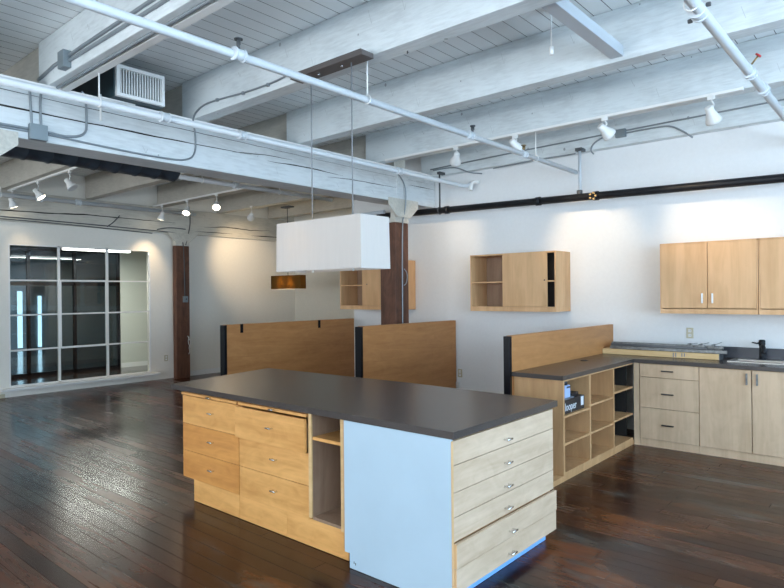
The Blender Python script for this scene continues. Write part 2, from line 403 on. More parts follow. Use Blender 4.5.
obj('window_sash', f, M['trim'], win)
obj('window_glass', bx(B(), XL-.045, XL-.040, wy0+.03, wy1-.03, wz0+.03, wz1-.03), M['glass'], win)
obj('window_sill', bx(B(), XL-.02, XL+.10, wy0-.13, wy1+.13, wz0-.045, wz0, .006), M['trim'], win)

win.location.x += .022

# the office seen through it
struct('floor.001', bx(B(), -21, XL-.15, 1.0, 9.6, -.12, 0), M['office_floor'])
struct('ceiling.001', bx(B(), -21, XL-.15, 1.0, 9.6, 2.72, 2.82), plain('office_ceiling', (.42, .45, .44), .8))
struct('wall_office_side', bx(B(), -21, XL-.15, 9.5, 9.6, 0, 2.72), plain('office_wall', (.52, .54, .48), .8))
struct('wall_office_near', bx(B(), -21, XL-.15, 1.0, 1.1, 0, 2.72), M['wall_warm'])
struct('wall_office_partition', bx(B(), -13.75, -13.65, 6.42, 9.5, 0, 2.72), plain('office_partition', (.56, .58, .52), .8))
struct('baseboard_office', bx(B(), -13.65, -13.635, 6.42, 9.5, 0, .10), M['trim'])
struct('wall_office_back', bx(B(), -21.1, -21, 1.0, 9.6, 0, 2.82), plain('office_back_wall', (.30, .38, .42), .8))
gp = thing('glazed_office_partition', 'black framed dark glass partition standing beyond the white paned window', 'glass partition', (-13.7, 4.2, 0))
f = B()
for y in (2.4, 3.3, 4.55, 5.45, 6.39): bx(f, -13.73, -13.67, y-.03, y+.03, 0, 2.62)
for z in (.03, 1.88, 2.59): bx(f, -13.73, -13.67, 1.5, 6.42, z-.035, z+.035)
obj('frame', f, M['black'], gp)
obj('glass', bx(B(), -13.703, -13.697, 1.5, 6.38, .06, 2.56), M['darkglass'], gp)
for i, (ya, yb, za, zb) in enumerate(((6.66, 6.80, .05, 1.80), (7.24, 7.34, .05, 1.65))):
    struct('window_%d' % (20+i), bx(B(), -20.99, -20.96, ya, yb, za, zb), M['daywin'])
struct('window_22', bx(B(), -20.995, -20.98, 6.41, 7.02, .02, 1.95), emis('frosted_daylit_pane', (.60, .74, .88), .45))
cl = thing('fluorescent_strip_light', 'long lit strip light on the office ceiling seen through the paned window', 'ceiling light', (-12.3, 5.4, 2.6))
obj('housing', bx(B(), -12.38, -12.22, 4.68, 6.0, 2.535, 2.72), M['white'], cl)
f = B()
for k in range(22): bx(f, -12.36, -12.24, 4.70+k*.0585, 4.70+k*.0585+.040, 2.505, 2.535)
obj('diffuser', f, M['tube'], cl)

# ------------------------------------------------------------------ timber frame
JY = [-3.37, -2.04, -.71, .61, 1.93, 3.235, 4.557, 5.89]
names = ['painted white ceiling joist eighth from the kitchen wall', 'painted white ceiling joist seventh from the kitchen wall',
         'painted white ceiling joist sixth from the kitchen wall', 'painted white ceiling joist fifth from the kitchen wall',
         'white ceiling joist carrying two grey conduits and a small box', 'white ceiling joist that carries the brown lamp canopy',
         'plain white ceiling joist between lamp joist and spotlight joist', 'white ceiling joist with a track of spotlights along its underside']
names2 = ['joist beyond the white girder, first in from the front windows', 'joist beyond the white girder, second in from the front windows',
          'joist beyond the white girder over the open floor', 'joist beyond the white girder above the round duct start',
          'greyish joist beyond the white girder beside the spiral duct', 'greyish joist beyond the white girder behind the spotlights over the paned window',
          'greyish joist beyond the white girder where the spiral duct ends', 'greyish joist beyond the white girder with lit spotlights beside it']
Z0 = 3.32
for i, y in enumerate(JY):
    w = .15
    tag(obj('ceiling_joist', bx(B(), -5.53, XR-.01, y, y+w, Z0, ZC-.004, .006), M['joist']), names[i], 'joist', 'ceiling joists above the kitchen')
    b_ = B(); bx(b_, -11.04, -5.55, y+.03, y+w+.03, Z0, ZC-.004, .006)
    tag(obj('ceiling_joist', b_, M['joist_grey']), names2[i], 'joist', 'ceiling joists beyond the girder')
tag(obj('ceiling_joist', bx(B(), -5.53, XR-.01, YK-.12, YK-.005, Z0-.02, ZC-.004, .006), M['joist']), 'white joist tight against the kitchen wall carrying grey conduit', 'joist', 'ceiling joists above the kitchen')
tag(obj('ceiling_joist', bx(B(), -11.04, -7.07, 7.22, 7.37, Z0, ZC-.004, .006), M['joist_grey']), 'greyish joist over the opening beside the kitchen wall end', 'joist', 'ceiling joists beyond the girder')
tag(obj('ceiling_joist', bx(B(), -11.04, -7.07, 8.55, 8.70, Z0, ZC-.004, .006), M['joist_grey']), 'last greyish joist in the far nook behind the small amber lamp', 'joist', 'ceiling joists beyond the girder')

g = B(); bx(g, -5.70, -5.365, YF+.01, YK-.005, 2.86, 3.32, .012)
gird = tag(obj('ceiling_girder', g, M['girder']), 'big cracked white painted girder resting on the brown post, running to the kitchen wall', 'girder')
g = B(); bx(g, -11.095, -11.03, YF+.01, YB-.01, 2.83, 3.32, .01)
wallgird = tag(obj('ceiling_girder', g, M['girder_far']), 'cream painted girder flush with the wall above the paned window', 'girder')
def crack(pts, x, w, parent):
    # a drying crack: slim dark gap standing in the painted face, tapering at both ends
    P = []
    for a, b2 in zip(pts[:-1], pts[1:]):
        n_ = max(2, int(abs(b2[0]-a[0])/.12))
        for k in range(n_): t_ = k/n_; P.append((a[0]+(b2[0]-a[0])*t_, a[1]+(b2[1]-a[1])*t_+random.uniform(-.003, .003)))
    P.append(pts[-1]); N = len(P); b_ = B(); up, lo = [], []
    for k, (y, z) in enumerate(P):
        h = w*min(1, .15+3*k/N, .15+3*(N-1-k)/N)*random.uniform(.7, 1.2)
        up.append((y, z+h)); lo.append((y, z-h))
    prism(b_, up+lo[::-1], 'X', x-.006, x+.0015)
    obj('crack', b_, M['dark_gap'], parent)
for pts, w_ in (([(-2., 3.215), (1.6, 3.219), (2.62, 3.213), (3.9, 3.205), (5.79, 3.19), (7.19, 3.19)], .0022), ([(.4, 3.10), (1.6, 3.09), (2.26, 3.088), (3.25, 3.087), (3.95, 3.098)], .0065),
                ([(3.7, 3.088), (4.12, 3.124), (4.5, 3.132)], .004), ([(4.15, 3.064), (4.77, 3.08), (5.30, 3.066)], .0055), ([(5.05, 3.016), (5.43, 3.04), (6.32, 3.045)], .0045), ([(6.59, 3.118), (7.17, 3.123)], .004)):
    crack(pts, -5.365, w_, gird)
for pts, w_ in (([(1.5, 3.01), (3.27, 2.995), (4.13, 3.014), (4.54, 3.045), (5.38, 3.04), (6.28, 3.036)], .010), ([(6.92, 3.0), (7.43, 3.045), (8.07, 3.02), (8.64, 3.05)], .010), ([(8.07, 2.907), (8.9, 2.921)], .010), ([(6.7, 2.90), (7.6, 2.915)], .006)):
    crack(pts, -11.03, w_, wallgird)
# trim strip along girder top
struct('trim_1', bx(B(), -5.365, -5.33, YF+.01, YK-.005, 3.285, 3.32), M['trim'])

def post(cx, cy, w, dx, label, capx, face_sign=1, depth=None):
    t = thing('timber_post', label, 'post', (cx, cy, 0))
    h = w/2; hd = (depth or w)/2
    b_ = B(); bx(b_, cx-hd, cx+hd, cy-h, cy+h, 0, 2.585, .012)
    obj('shaft', b_, M['post'], t)
    b_ = B(); bx(b_, cx+hd-.085 if hd > .1 else cx-hd, cx+hd+.002, cy-h-.002, cy+h+.002, 2.586, 2.66)
    bx(b_, cx+hd-.083 if hd > .1 else cx-hd+.002, cx+hd-.002, cy-h+.002, cy+h-.002, 2.66, 2.828 if hd < .1 else 2.858)
    obj('painted_top', b_, M['joist_cream'], t)
    b_ = B(); prism(b_, [(cy-h, 2.655), (cy+h, 2.655), (cy+.31, 2.80), (cy+.31, 2.90 if hd > .1 else 2.828), (cy-.31, 2.90 if hd > .1 else 2.828), (cy-.31, 2.80)], 'X', cx+hd+.003+(.025 if hd > .1 else 0), cx+hd+capx+.02)
    obj('capital', b_, M['joist_cream'], t)
    if hd > .1: obj('upper_shaft', bx(B(), cx-hd+.03, cx+hd-.03, cy-.12, cy+.12, 3.322, ZC-.005), M['joist_cream'], t)
    return t
pst = post(-5.53, 6.455, .28, 0, 'reddish brown timber post under the girder beside the kitchen wall', .025)
post(-5.53, 1.405, .28, 0, 'brown timber post carrying the girder near the spiral duct start', .025)
post(-10.962, 6.36, .285, 0, 'reddish brown timber post standing against the wall beside the paned window', .0, depth=.13)

# splice plates where girder ends meet, bolted
b_ = B(); bx(b_, -5.366, -5.352, 6.33, 6.56, 2.86, 3.27)
obj('splice_board', b_, M['girder'], gird)

# ------------------------------------------------------------------ pipes
def pipe(label, pts, r, rings, ringr, mat='pipe', ax=1, hangers=(), name='sprinkler_pipe', ztop=3.32, smooth=0, group='white sprinkler pipes'):
    t = thing(name, label, 'pipe', pts[0], group)
    obj('tube', tube(B(), pts, r, 16, smooth), M[mat], t)
    for q in rings:
        a = Vector(q); d = Vector((0, .035, 0)) if ax == 1 else Vector((.035, 0, 0))
        b_ = B(); cyl(b_, a-d, a+d, ringr, 16); cyl(b_, a-d*1.1, a-d*.7, ringr*1.18, 16); cyl(b_, a+d*.7, a+d*1.1, ringr*1.18, 16)
        obj('coupling', b_, M[mat], t)
    for q in hangers:
        b_ = B(); a = Vector(q)
        cyl(b_, (a.x, a.y, a.z+r+.01), (a.x, a.y, ztop+.003), .006, 8)
        tube(b_, [(a.x+(r+.006)*math.cos(u), a.y, a.z+(r+.006)*math.sin(u)) for u in [math.pi/2+k*math.pi/6 for k in range(13)]], .005, 6)
        obj('hanger', b_, M['white'], t)
    return t
Y0 = YF+.02
p1 = pipe('white sprinkler pipe running beside the face of the big white girder', [(-4.70, Y0, 3.08), (-4.74, 6.95, 3.08), (-4.70, 7.05, 3.08), (-4.66, 7.08, 3.12)], .029,
          [(-4.715, 2.60, 3.08), (-4.725, 3.37, 3.08), (-4.73, 5.62, 3.08)], .037, hangers=[(-4.70, .66, 3.08), (-4.71, 2.065, 3.08)])
b_ = B(); tube(b_, [(-4.66, 7.06, 3.02), (-4.66, 7.08, 3.12), (-4.62, 7.10, 3.14), (-4.60, 7.17, 3.14)], .028, 12, 1); obj('elbow', b_, M['white'], p1)
p2 = pipe('white sprinkler pipe crossing under the joists past the lamp wires', [(-3.055, Y0, 3.04), (-3.105, 6.98, 3.04)], .0265,
          [(-3.07, 2.17, 3.04), (-3.09, 4.68, 3.04), (-3.10, 5.70, 3.04)], .034, hangers=[(-3.06, .68, 3.04), (-3.075, 3.30, 3.04), (-3.1, 5.96, 3.04)])
def sprinkler(p, t, mat='conduit_dark'):
    b_ = B(); cyl(b_, (p[0], p[1], p[2]), (p[0], p[1], p[2]+.055), .010, 10); cyl(b_, (p[0], p[1], p[2]+.055), (p[0], p[1], p[2]+.062), .026, 14)
    tube(b_, [(p[0]-.014, p[1], p[2]+.02), (p[0]-.014, p[1], p[2]+.055)], .004, 6); tube(b_, [(p[0]+.014, p[1], p[2]+.02), (p[0]+.014, p[1], p[2]+.055)], .004, 6)
    obj('sprinkler_head', b_, M[mat], t)
sprinkler((-3.07, 2.17, 3.075), p2); sprinkler((-3.085, 4.72, 3.075), p2); sprinkler((-3.10, 5.70, 3.075), p2, 'brass')
p3 = pipe('thick white pipe crossing overhead in front of the upper cabinets', [(-.855, Y0, 3.04), (-.835, 7.17, 3.04)], .029,
          [(-.855, 3.42, 3.04), (-.84, 4.60, 3.04), (-.838, 5.05, 3.04)], .036, mat='pipe', hangers=[(-.855, 3.30, 3.04)])
b_ = B(); cyl(b_, (-.81, 4.50, 3.06), (-.768, 4.50, 3.11), .006, 8); obj('valve_stem', b_, M['brass'], p3)
b_ = B(); cyl(b_, (-.775, 4.50, 3.105), (-.768, 4.50, 3.113), .020, 12); obj('valve_handle', b_, M['red'], p3)
obj('clamp_bolt', bx(B(), -.815, -.79, 3.40, 3.42, 3.05, 3.07, .006), M['conduit_dark'], p3); obj('clamp_bolt', bx(B(), -.915, -.89, 3.45, 3.47, 3.01, 3.03, .006), M['conduit_dark'], p3)
pipe('white sprinkler pipe running below the joists in front of the paned window wall', [(-10.75, Y0, 3.2), (-10.75, 6.55, 3.2)], .034, [(-10.75, 3.75, 3.2), (-10.75, 4.35, 3.2)], .045, hangers=[(-10.75, 3.2, 3.2)])
pipe('white pipe tucked behind the big girder past the spiral duct end', [(-7.45, 3.9, 3.19), (-7.45, 7.1, 3.19)], .032, [(-7.45, 5.2, 3.19)], .042, hangers=[(-7.45, 4.65, 3.19), (-7.45, 5.99, 3.19)])

bp_ = thing('iron_drain_pipe', 'black iron drain pipe hung along the kitchen wall above the cabinets', 'pipe', (-3.1, 7.09, 2.75))
b_ = B(); tube(b_, [(-6.3, 6.98, 2.80), (3.5, 6.98, 2.604)], .044, 18); obj('tube', b_, M['blackpipe'], bp_)
for x in (-3.6, -2.86, -5.0):
    b_ = B(); cyl(b_, (x-.03, 6.98, 2.80-(x+6.3)*.02), (x+.03, 6.98, 2.80-(x+6.3)*.02), .054, 18); obj('collar', b_, M['blackpipe'], bp_)
b_ = B()
for a in range(5): bx(b_, -2.89+.012*math.cos(a*1.26)*3, -2.865+.012*math.cos(a*1.26)*3, 6.91, 6.935, 2.715+.036*math.sin(a*1.26), 2.738+.036*math.sin(a*1.26), .004)
obj('cleanout_cap', b_, M['brass'], bp_)
vp = thing('vent_pipe', 'thin grey upright pipe joining the black drain pipe below the joist', 'pipe', (-3.065, 7.0, 2.8), 'thin grey pipe drops')
obj('tube', cyl(B(), (-3.065, 7.0, 2.78), (-3.065, 7.0, 3.31), .018), M['pipe_grey'], vp)
obj('collar', cyl(B(), (-3.065, 6.99, 2.765), (-3.065, 6.99, 2.82), .034), M['conduit_dark'], vp)
obj('bracket', bx(B(), -3.105, -3.025, 6.96, 7.08, 3.29, 3.325), M['conduit_dark'], vp)
vp = thing('pipe_hanger', 'dark rod hanger holding the black drain pipe beside the brown post', 'pipe hanger', (-5.125, 6.98, 2.8))
obj('rod', cyl(B(), (-5.125, 6.98, 2.82), (-5.125, 6.98, 3.30), .012, 10), M['conduit_dark'], vp)
b_ = B(); tube(b_, [(-5.125, 6.98+.05*math.cos(u), 2.777+.05*math.sin(u)) for u in [k*math.pi/6 for k in range(13)]], .007, 6); obj('hook', b_, M['conduit_dark'], vp); obj('bracket', bx(B(), -5.15, -5.10, 6.955, 7.08, 3.29, 3.325), M['conduit_dark'], vp)
b_ = B(); tube(b_, [(-6.9, 6.9, 2.845), (-6.1, 6.9, 2.845)], .028, 12); tube(b_, [(-6.55, 6.9, 2.84), (-6.55, 6.9, 2.68)], .024, 12)
tag(obj('pipe_stub', b_, M['pipe_grey']), 'grey pipe stub with a short drop behind the lampshade', 'pipe')

# ------------------------------------------------------------------ conduits
def conduit(label, runs, mat='conduit', r=.009, boxes=(), group=None, clips=()):
    t = thing('electrical_conduit', label, 'conduit', runs[0][0], group)
    for pts in runs: obj('tube', tube(B(), pts, r, 8, 2), M[mat], t)
    for d in boxes: obj('junction_box', bx(B(), *d, bev=.004), M['box'], t)
    if clips:
        b_ = B()
        for c in clips: bx(b_, c[0]-.014, c[0]+.014, c[1]-.012, c[1]+.012, c[2]-.014, c[2]+.014, .003)
        obj('clip', b_, M[mat], t)
    return t
yj = 1.93-.012
conduit('pair of grey conduits and box running along the face of a white joist',
        [[(-5.5, yj, 3.40), (-5.0, yj, 3.455), (3.5, yj, 3.475)], [(-4.90, yj, 3.40), (-4.6, yj, 3.40), (3.5, yj, 3.41)]], 'conduit', .013,
        [(-4.98, -4.87, 1.87, 1.93, 3.345, 3.475)])
conduit('dark conduit clipped along the bottom edge of the conduit joist', [[(-5.3, 1.99, 3.308), (3.5, 1.99, 3.308)]], 'conduit', .012)
struct('trim_2', bx(B(), -5.3, 3.5, 2.02, 2.08, 3.300, 3.319), M['trim'])
xg = -5.365+.012
conduit('grey conduit loop and square box on the girder face near the spiral duct',
        [[(xg, .9, 2.94), (xg, 1.85, 2.945)], [(xg, .9, 2.92), (xg, 1.85, 2.925)], [(xg, 1.815, 2.97), (xg, 1.80, 3.30)], [(xg, 1.885, 2.97), (xg, 1.875, 3.2), (xg, 1.90, 3.31)],
         [(xg, 1.90, 2.945), (xg, 2.10, 2.93), (xg, 2.235, 2.98), (xg, 2.24, 3.10), (xg, 2.235, 3.30), (xg, 2.20, 3.34)]], 'conduit', .010,
        [(-5.365, -5.31, 1.79, 1.92, 2.86, 2.985)])
conduit('long grey conduit along the girder foot rising to the lamp joist',
        [[(xg, 1.92, 2.925), (xg, 2.5, 2.90), (xg, 2.9, 2.895), (xg, 3.16, 2.905), (xg, 3.275, 2.98), (xg, 3.272, 3.2), (-5.33, 3.222, 3.34), (-5.15, 3.222, 3.415), (-4.9, 3.222, 3.412), (-4.5, 3.222, 3.385), (-4.1, 3.222, 3.378), (-3.9, 3.222, 3.395)]],
        'conduit', .0085, clips=[(-4.9, 3.225, 3.412), (-4.5, 3.225, 3.385), (-4.15, 3.225, 3.378)])
xp = -5.39+.012
conduit('thin grey conduit running down the side of the post under the girder',
        [[(xg, 6.20, 3.28), (xg, 6.38, 3.22), (-5.32, 6.46, 3.08), (-5.32, 6.465, 2.85), (-5.35, 6.46, 2.70), (xp, 6.45, 2.58), (xp, 6.44, 1.30), (xp, 6.44, .30)]], 'conduit', .009)
b_ = B(); tube(b_, [(-5.375, 6.48, 1.95), (-5.36, 6.52, 1.90), (-5.36, 6.53, 1.82), (-5.36, 6.50, 1.74), (-5.375, 6.47, 1.72)], .006, 6, 2)
tag(obj('loose_cable', b_, M['conduit']), 'short grey cable loop hanging on the side of the brown post', 'cable')
yk = YK-.12-.012
conduit('grey conduit with small box and dark flex on the joist against the kitchen wall',
        [[(-5.35, yk, 3.40), (-4.0, yk, 3.435), (-2.6, yk, 3.455), (.5, yk, 3.50)],
         [(-2.60, yk, 3.425), (-2.2, yk, 3.43), (-2.05, yk, 3.42), (-1.93, yk, 3.34), (-1.83, yk, 3.25)],
         [(-2.62, yk, 3.44), (-2.80, yk, 3.43), (-2.93, yk, 3.37), (-2.96, yk, 3.29), (-2.92, yk, 3.245)],
         [(-5.3, yk, 3.38), (-5.0, yk, 3.385), (-4.85, yk, 3.35), (-4.7, yk, 3.27), (-4.48, yk, 3.225)],
         [(-4.3, yk, 3.27), (-3.7, yk, 3.29), (-3.15, yk, 3.285)]], 'conduit', .009,
        [(-2.65, -2.535, 7.03, 7.08, 3.385, 3.475)])
xw = -11.03+.012
conduit('thin conduits and cable on the girder above the paned window',
        [[(xw, 2.6, 2.90), (xw, 4.2, 2.885), (xw, 5.6, 2.86), (xw, 6.1, 2.85), (-10.90, 6.28, 2.82), (-10.89, 6.38, 2.72), (-10.885, 6.39, 1.60)],
         [(xw, 2.6, 2.86), (xw, 4.2, 2.85), (xw, 5.8, 2.80)], [(xw, 4.95, 2.86), (xw, 5.06, 2.94), (xw, 5.18, 3.08)],
         [(xw, 5.9, 2.88), (xw, 6.15, 2.94), (xw, 6.5, 2.93)], [(-10.885, 6.42, 2.6), (-10.88, 6.45, 2.72), (xw, 6.60, 3.0), (xw, 6.6, 3.2)]], 'conduit_dark', .009)
sb = thing('switch_box', 'small grey switch box at the end of conduit on the post by the paned window', 'switch', (-10.96, 6.39, 1.5))
obj('housing', bx(B(), -10.896, -10.845, 6.35, 6.44, 1.48, 1.60, .005), M['box'], sb)
obj('toggle', bx(B(), -10.845, -10.828, 6.385, 6.405, 1.525, 1.56), M['conduit_dark'], sb)
b_ = B(); tube(b_, [(-10.895, 6.45, .82), (-10.87, 6.47, .76), (-10.86, 6.50, .68), (-10.87, 6.46, .60), (-10.87, 6.48, .52), (-10.89, 6.47, .46)], .006, 6, 2)
tube(b_, [(-10.89, 6.48, .80), (-10.86, 6.43, .70), (-10.87, 6.50, .58)], .005, 6, 2)
tag(obj('loose_cable', b_, M['white']), 'pale tangled cable hanging low on the post beside the paned window', 'cable')

# ------------------------------------------------------------------ duct, grille, steel brace
dt = thing('spiral_duct', 'dark spiral duct running behind the girder above the paned window', 'duct', (-6.02, 1.0, 3.0))
P_ = []; rr_ = []; yy = Y0
while yy < 3.36:
    P_ += [(-6.02, yy, 3.0), (-6.02, yy+.17, 3.0), (-6.02, yy+.18, 3.0), (-6.02, yy+.195, 3.0)]; rr_ += [.168, .168, .176, .176]; yy += .205
b_ = B(); tube(b_, P_, rr_, 28); obj('tube', b_, M['duct'], dt)
for yy in (-3.0, -1.0, 1.2, 2.9):
    b_ = B(); bx(b_, -6.04, -6.0, yy-.012, yy+.012, 3.17, 3.72); obj('hanger_strap', b_, M['alu_dark'], dt)
gr = thing('supply_air_grille', 'white louvred air grille on a dark teal duct box between two joists', 'air grille', (-5.2, 2.65, 3.33))
obj('duct_box', bx(B(), -6.4, -5.235, 2.42, 2.88, 3.33, 3.62), M['duct_teal'], gr)
f = B(); bx(f, -5.234, -5.20, 2.43, 2.87, 3.333, 3.362); bx(f, -5.234, -5.20, 2.43, 2.87, 3.575, 3.605); bx(f, -5.234, -5.20, 2.43, 2.458, 3.362, 3.575); bx(f, -5.234, -5.20, 2.842, 2.87, 3.362, 3.575)
obj('frame', f, M['white'], gr)
f = B()
for k in range(16): bx(f, -5.232, -5.212, 2.468+k*.0245, 2.477+k*.0245, 3.362, 3.575)
obj('louvre', f, M['white'], gr)
b_ = B(); tube(b_, [(-5.22, 2.30, 3.31), (-5.22, 2.30, 3.09)], .008, 8); tube(b_, [(-5.22, 2.30, 3.29), (-5.22, 2.60, 3.29)], .006, 6); tube(b_, [(-5.22, 2.15, 3.27), (-5.22, 2.55, 3.27)], .006, 6)
tag(obj('wire_bracket', b_, M['white']), 'thin white wire bracket in front of the louvred air grille', 'bracket')
ch = thing('bridging_channel', 'grey painted channel bridging two white joists near the thick overhead pipe', 'channel', (-1.69, 4.0, 3.35))
b_ = B(); bx(b_, -1.745, -1.65, 3.385, 4.557, 3.35, 3.43, .003)
obj('body', b_, M['pipe_grey'], ch)
b_ = B(); cyl(b_, (-2.05, 4.2, 3.68), (-2.05, 4.2, 3.72), .04); cyl(b_, (-2.05, 4.2, 3.42), (-2.05, 4.2, 3.68), .006, 8); cyl(b_, (-2.05, 4.2, 3.36), (-2.05, 4.2, 3.42), .016, 10)
tag(obj('lamp_holder', b_, M['white']), 'small white lampholder dangling from the deck beside the grey channel', 'lampholder')
for (x, y) in ((-4.0, 3.33), (-3.2, 3.33)): pass
b_ = B(); tube(b_, [(-2.74, 3.385, 3.345), (-2.74, 3.36, 3.31), (-2.72, 3.34, 3.33)], .005, 6)
tag(obj('ceiling_hook', b_, M['conduit_dark']), 'small dark hook screwed under the lamp joist near the canopy', 'hook')

# ------------------------------------------------------------------ track lighting
def track(label, x0, x1, y, z=3.32):
    t = thing('light_track', label, 'lighting track', ((x0+x1)/2, y, z-.025))
    obj('rail', bx(B(), x0, x1, y-.018, y+.018, z-.026, z-.001, .003), M['white'], t)
    b_ = B(); bx(b_, x0-.008, x0, y-.02, y+.02, z-.028, z); bx(b_, x1, x1+.008, y-.02, y+.02, z-.028, z); obj('end_cap', b_, M['white'], t)
track('long white lighting track under the joist above the kitchen counter', -5.12, -1.12, 5.84)
track('white lighting track nearer the spiral duct with lamps towards the paned window', -10.95, -8.2, 3.37)
track('white lighting track beyond the girder with glowing lamps by the far post', -10.95, -8.1, 5.80)
def spot(label, x, y, z, aim, lit, group, power=0, size=1.0, blend=.9, zt=3.295):
    t = thing('track_spotlight', label, 'spotlight', (x, y, zt), group)
    a = Vector((x, y, z)); d = (Vector(aim)-a).normalized()
    b_ = B(); bx(b_, x-.03, x+.03, y-.012, y+.012, zt-.03, zt, .003); cyl(b_, (x, y, zt-.03), (x+.02, y, (zt+z)/2), .008, 8); tube(b_, [(x+.02, y, (zt+z)/2), tuple(a-d*.02)], .008, 8)
    obj('arm', b_, M['white'], t)
    b_ = B(); tube(b_, [tuple(a-d*.075), tuple(a-d*.07), tuple(a-d*.02), tuple(a+d*.0), tuple(a+d*.055), tuple(a+d*.075)], [.022, .034, .036, .044, .066, .068], 20)
    obj('lamp_head', b_, M['white'], t)
    b_ = B(); cyl(b_, a+d*.0755, a+d*.078, .056, 20)
    obj('lens', b_, M['lens'] if lit else M['white'], t)
    if power:
        L = bpy.data.lights.new('spot_beam', 'SPOT'); L.energy = power; L.color = (1, .74, .46); L.spot_size = size; L.spot_blend = blend; L.shadow_soft_size = .03
        o = bpy.data.objects.new('spot_beam', L); COL.objects.link(o); o.parent = t
        o.location = (a+d*.10)-Vector(t.location); o.rotation_euler = d.to_track_quat('-Z', 'Y').to_euler()
    return t
SG = 'white track spotlights above the kitchen counter'
spot('white spotlight on the kitchen track closest to the brown post', -4.05, 5.84, 3.17, (-5.35, 7.2, 2.1), True, SG, 55, .95)
spot('white spotlight on the kitchen track behind the sprinkler pipe end', -3.28, 5.84, 3.19, (-2.98, 7.2, 2.15), True, SG, 62, .95)
spot('white spotlight on the kitchen track hanging by the grey conduit box', -2.30, 5.84, 3.17, (-1.65, 7.2, 2.15), True, SG, 52, .85)
spot('white bell spotlight at the end of the kitchen track near the thick pipe', -1.36, 5.84, 3.14, (-1.2, 6.6, 2.3), True, SG, 14, 1.1)
SG2 = 'spotlights beyond the girder'
spot('lit spotlight low over the top corner of the paned window', -10.80, 3.37, 3.10, (-10.9, 3.9, 1.6), True, SG2, 18, 1.3)
spot('tilted spotlight beyond the girder showing a thin bright edge', -9.72, 3.37, 3.12, (-8.9, 4.6, 1.2), True, SG2, 15, 1.2)
spot('unlit looking white spotlight below the spiral duct', -8.60, 3.37, 3.12, (-7.9, 3.9, 2.0), False, SG2)
spot('small lit spotlight beside the pipe above the far post', -10.65, 5.80, 3.10, (-11.1, 5.6, 1.6), True, SG2, 45, 1.3)
spot('glowing spotlight between two others on the track by the far post', -9.78, 5.80, 3.12, (-8.9, 4.7, 1.2), True, SG2, 40, 1.4)
spot('brightest round spotlight beyond the girder facing out to the kitchen', -8.87, 5.80, 3.12, (-6.9, 4.5, 1.0), True, SG2, 30, 1.2)
spot('spotlight near the small amber pendant washing the far cream wall', -9.55, 7.0, 3.10, (-11.1, 7.85, 2.35), True, SG2, 95, 1.1)

# ------------------------------------------------------------------ pendant lamps
pl = thing('pendant_lamp', 'large white fabric box pendant hanging over the island from a brown canopy', 'pendant lamp', (-3.315, 3.16, 1.78))
def shade(x0, x1, y0, y1, z0, z1, fl, th=.004):
    b_ = B()
    o = [(x0, y0), (x1, y0), (x1, y1), (x0, y1)]
    def ring(z, e, s): return [b_.verts.new((x+(e if x > (x0+x1)/2 else -e)-(s if x > (x0+x1)/2 else -s), y+(e if y > (y0+y1)/2 else -e)-(s if y > (y0+y1)/2 else -s), z)) for x, y in o]
    r0, r1, r2, r3 = ring(z0, fl, 0), ring(z1, 0, 0), ring(z1, 0, th), ring(z0, fl, th)
    for a, b2 in ((r0, r1), (r1, r2), (r2, r3), (r3, r0)):
        for i in range(4): b_.faces.new((a[i], a[(i+1) % 4], b2[(i+1) % 4], b2[i]))
    return b_
obj('lamp_shade', shade(-3.768, -2.869, 3.0, 3.293, 1.782, 2.152, .005), M['shade'], pl)
obj('diffuser', bx(B(), -3.760, -2.877, 3.006, 3.287, 1.806, 1.810), M['diffuser'], pl)
b_ = B(); bx(b_, -3.760, -2.877, 3.157, 3.163, 1.796, 1.804); bx(b_, -3.760, -2.877, 3.157, 3.163, 2.130, 2.136)
for x in (-3.535, -3.10): cyl(b_, (x, 3.16, 1.772), (x, 3.16, 1.81), .008, 8); bx(b_, x-.003, x+.003, 3.006, 3.287, 2.130, 2.136); cyl(b_, (x, 3.16, 1.81), (x, 3.16, 2.14), .004, 6)
obj('inner_frame', b_, M['white'], pl)
for x in (-3.535, -3.10): obj('suspension_rod', cyl(B(), (x, 3.16, 2.13), (x, 3.16, 3.285), .0050, 8), M['rod'], pl)
obj('bulb', tube(B(), [(-3.535, 3.10, 1.95), (-3.535, 3.10, 1.965), (-3.535, 3.10, 1.99), (-3.535, 3.10, 2.015), (-3.535, 3.10, 2.03)], [.012, .028, .032, .02, .008], 14), M['bulb'], pl)
b_ = B(); bx(b_, -3.70, -2.93, 3.09, 3.215, 3.278, 3.31, .004); bx(b_, -3.68, -2.95, 3.10, 3.234, 3.31, 3.325)
obj('canopy', b_, M['brown_box'], pl)
obj('canopy_box', bx(B(), -3.30, -3.20, 3.17, 3.232, 3.325, 3.37, .004), M['pipe_grey'], pl)
b_ = B()
for x in (-3.44, -3.19): cyl(b_, (x, 3.15, 3.268), (x, 3.15, 3.279), .008, 8)
obj('canopy_screw', b_, M['chrome'], pl)
L = bpy.data.lights.new('pendant_bulb', 'POINT'); L.energy = 2.6; L.color = (1, .78, .48); L.shadow_soft_size = .04
o = bpy.data.objects.new('pendant_bulb', L); COL.objects.link(o); o.parent = pl; o.location = Vector((-3.535, 3.12, 1.99))-pl.location

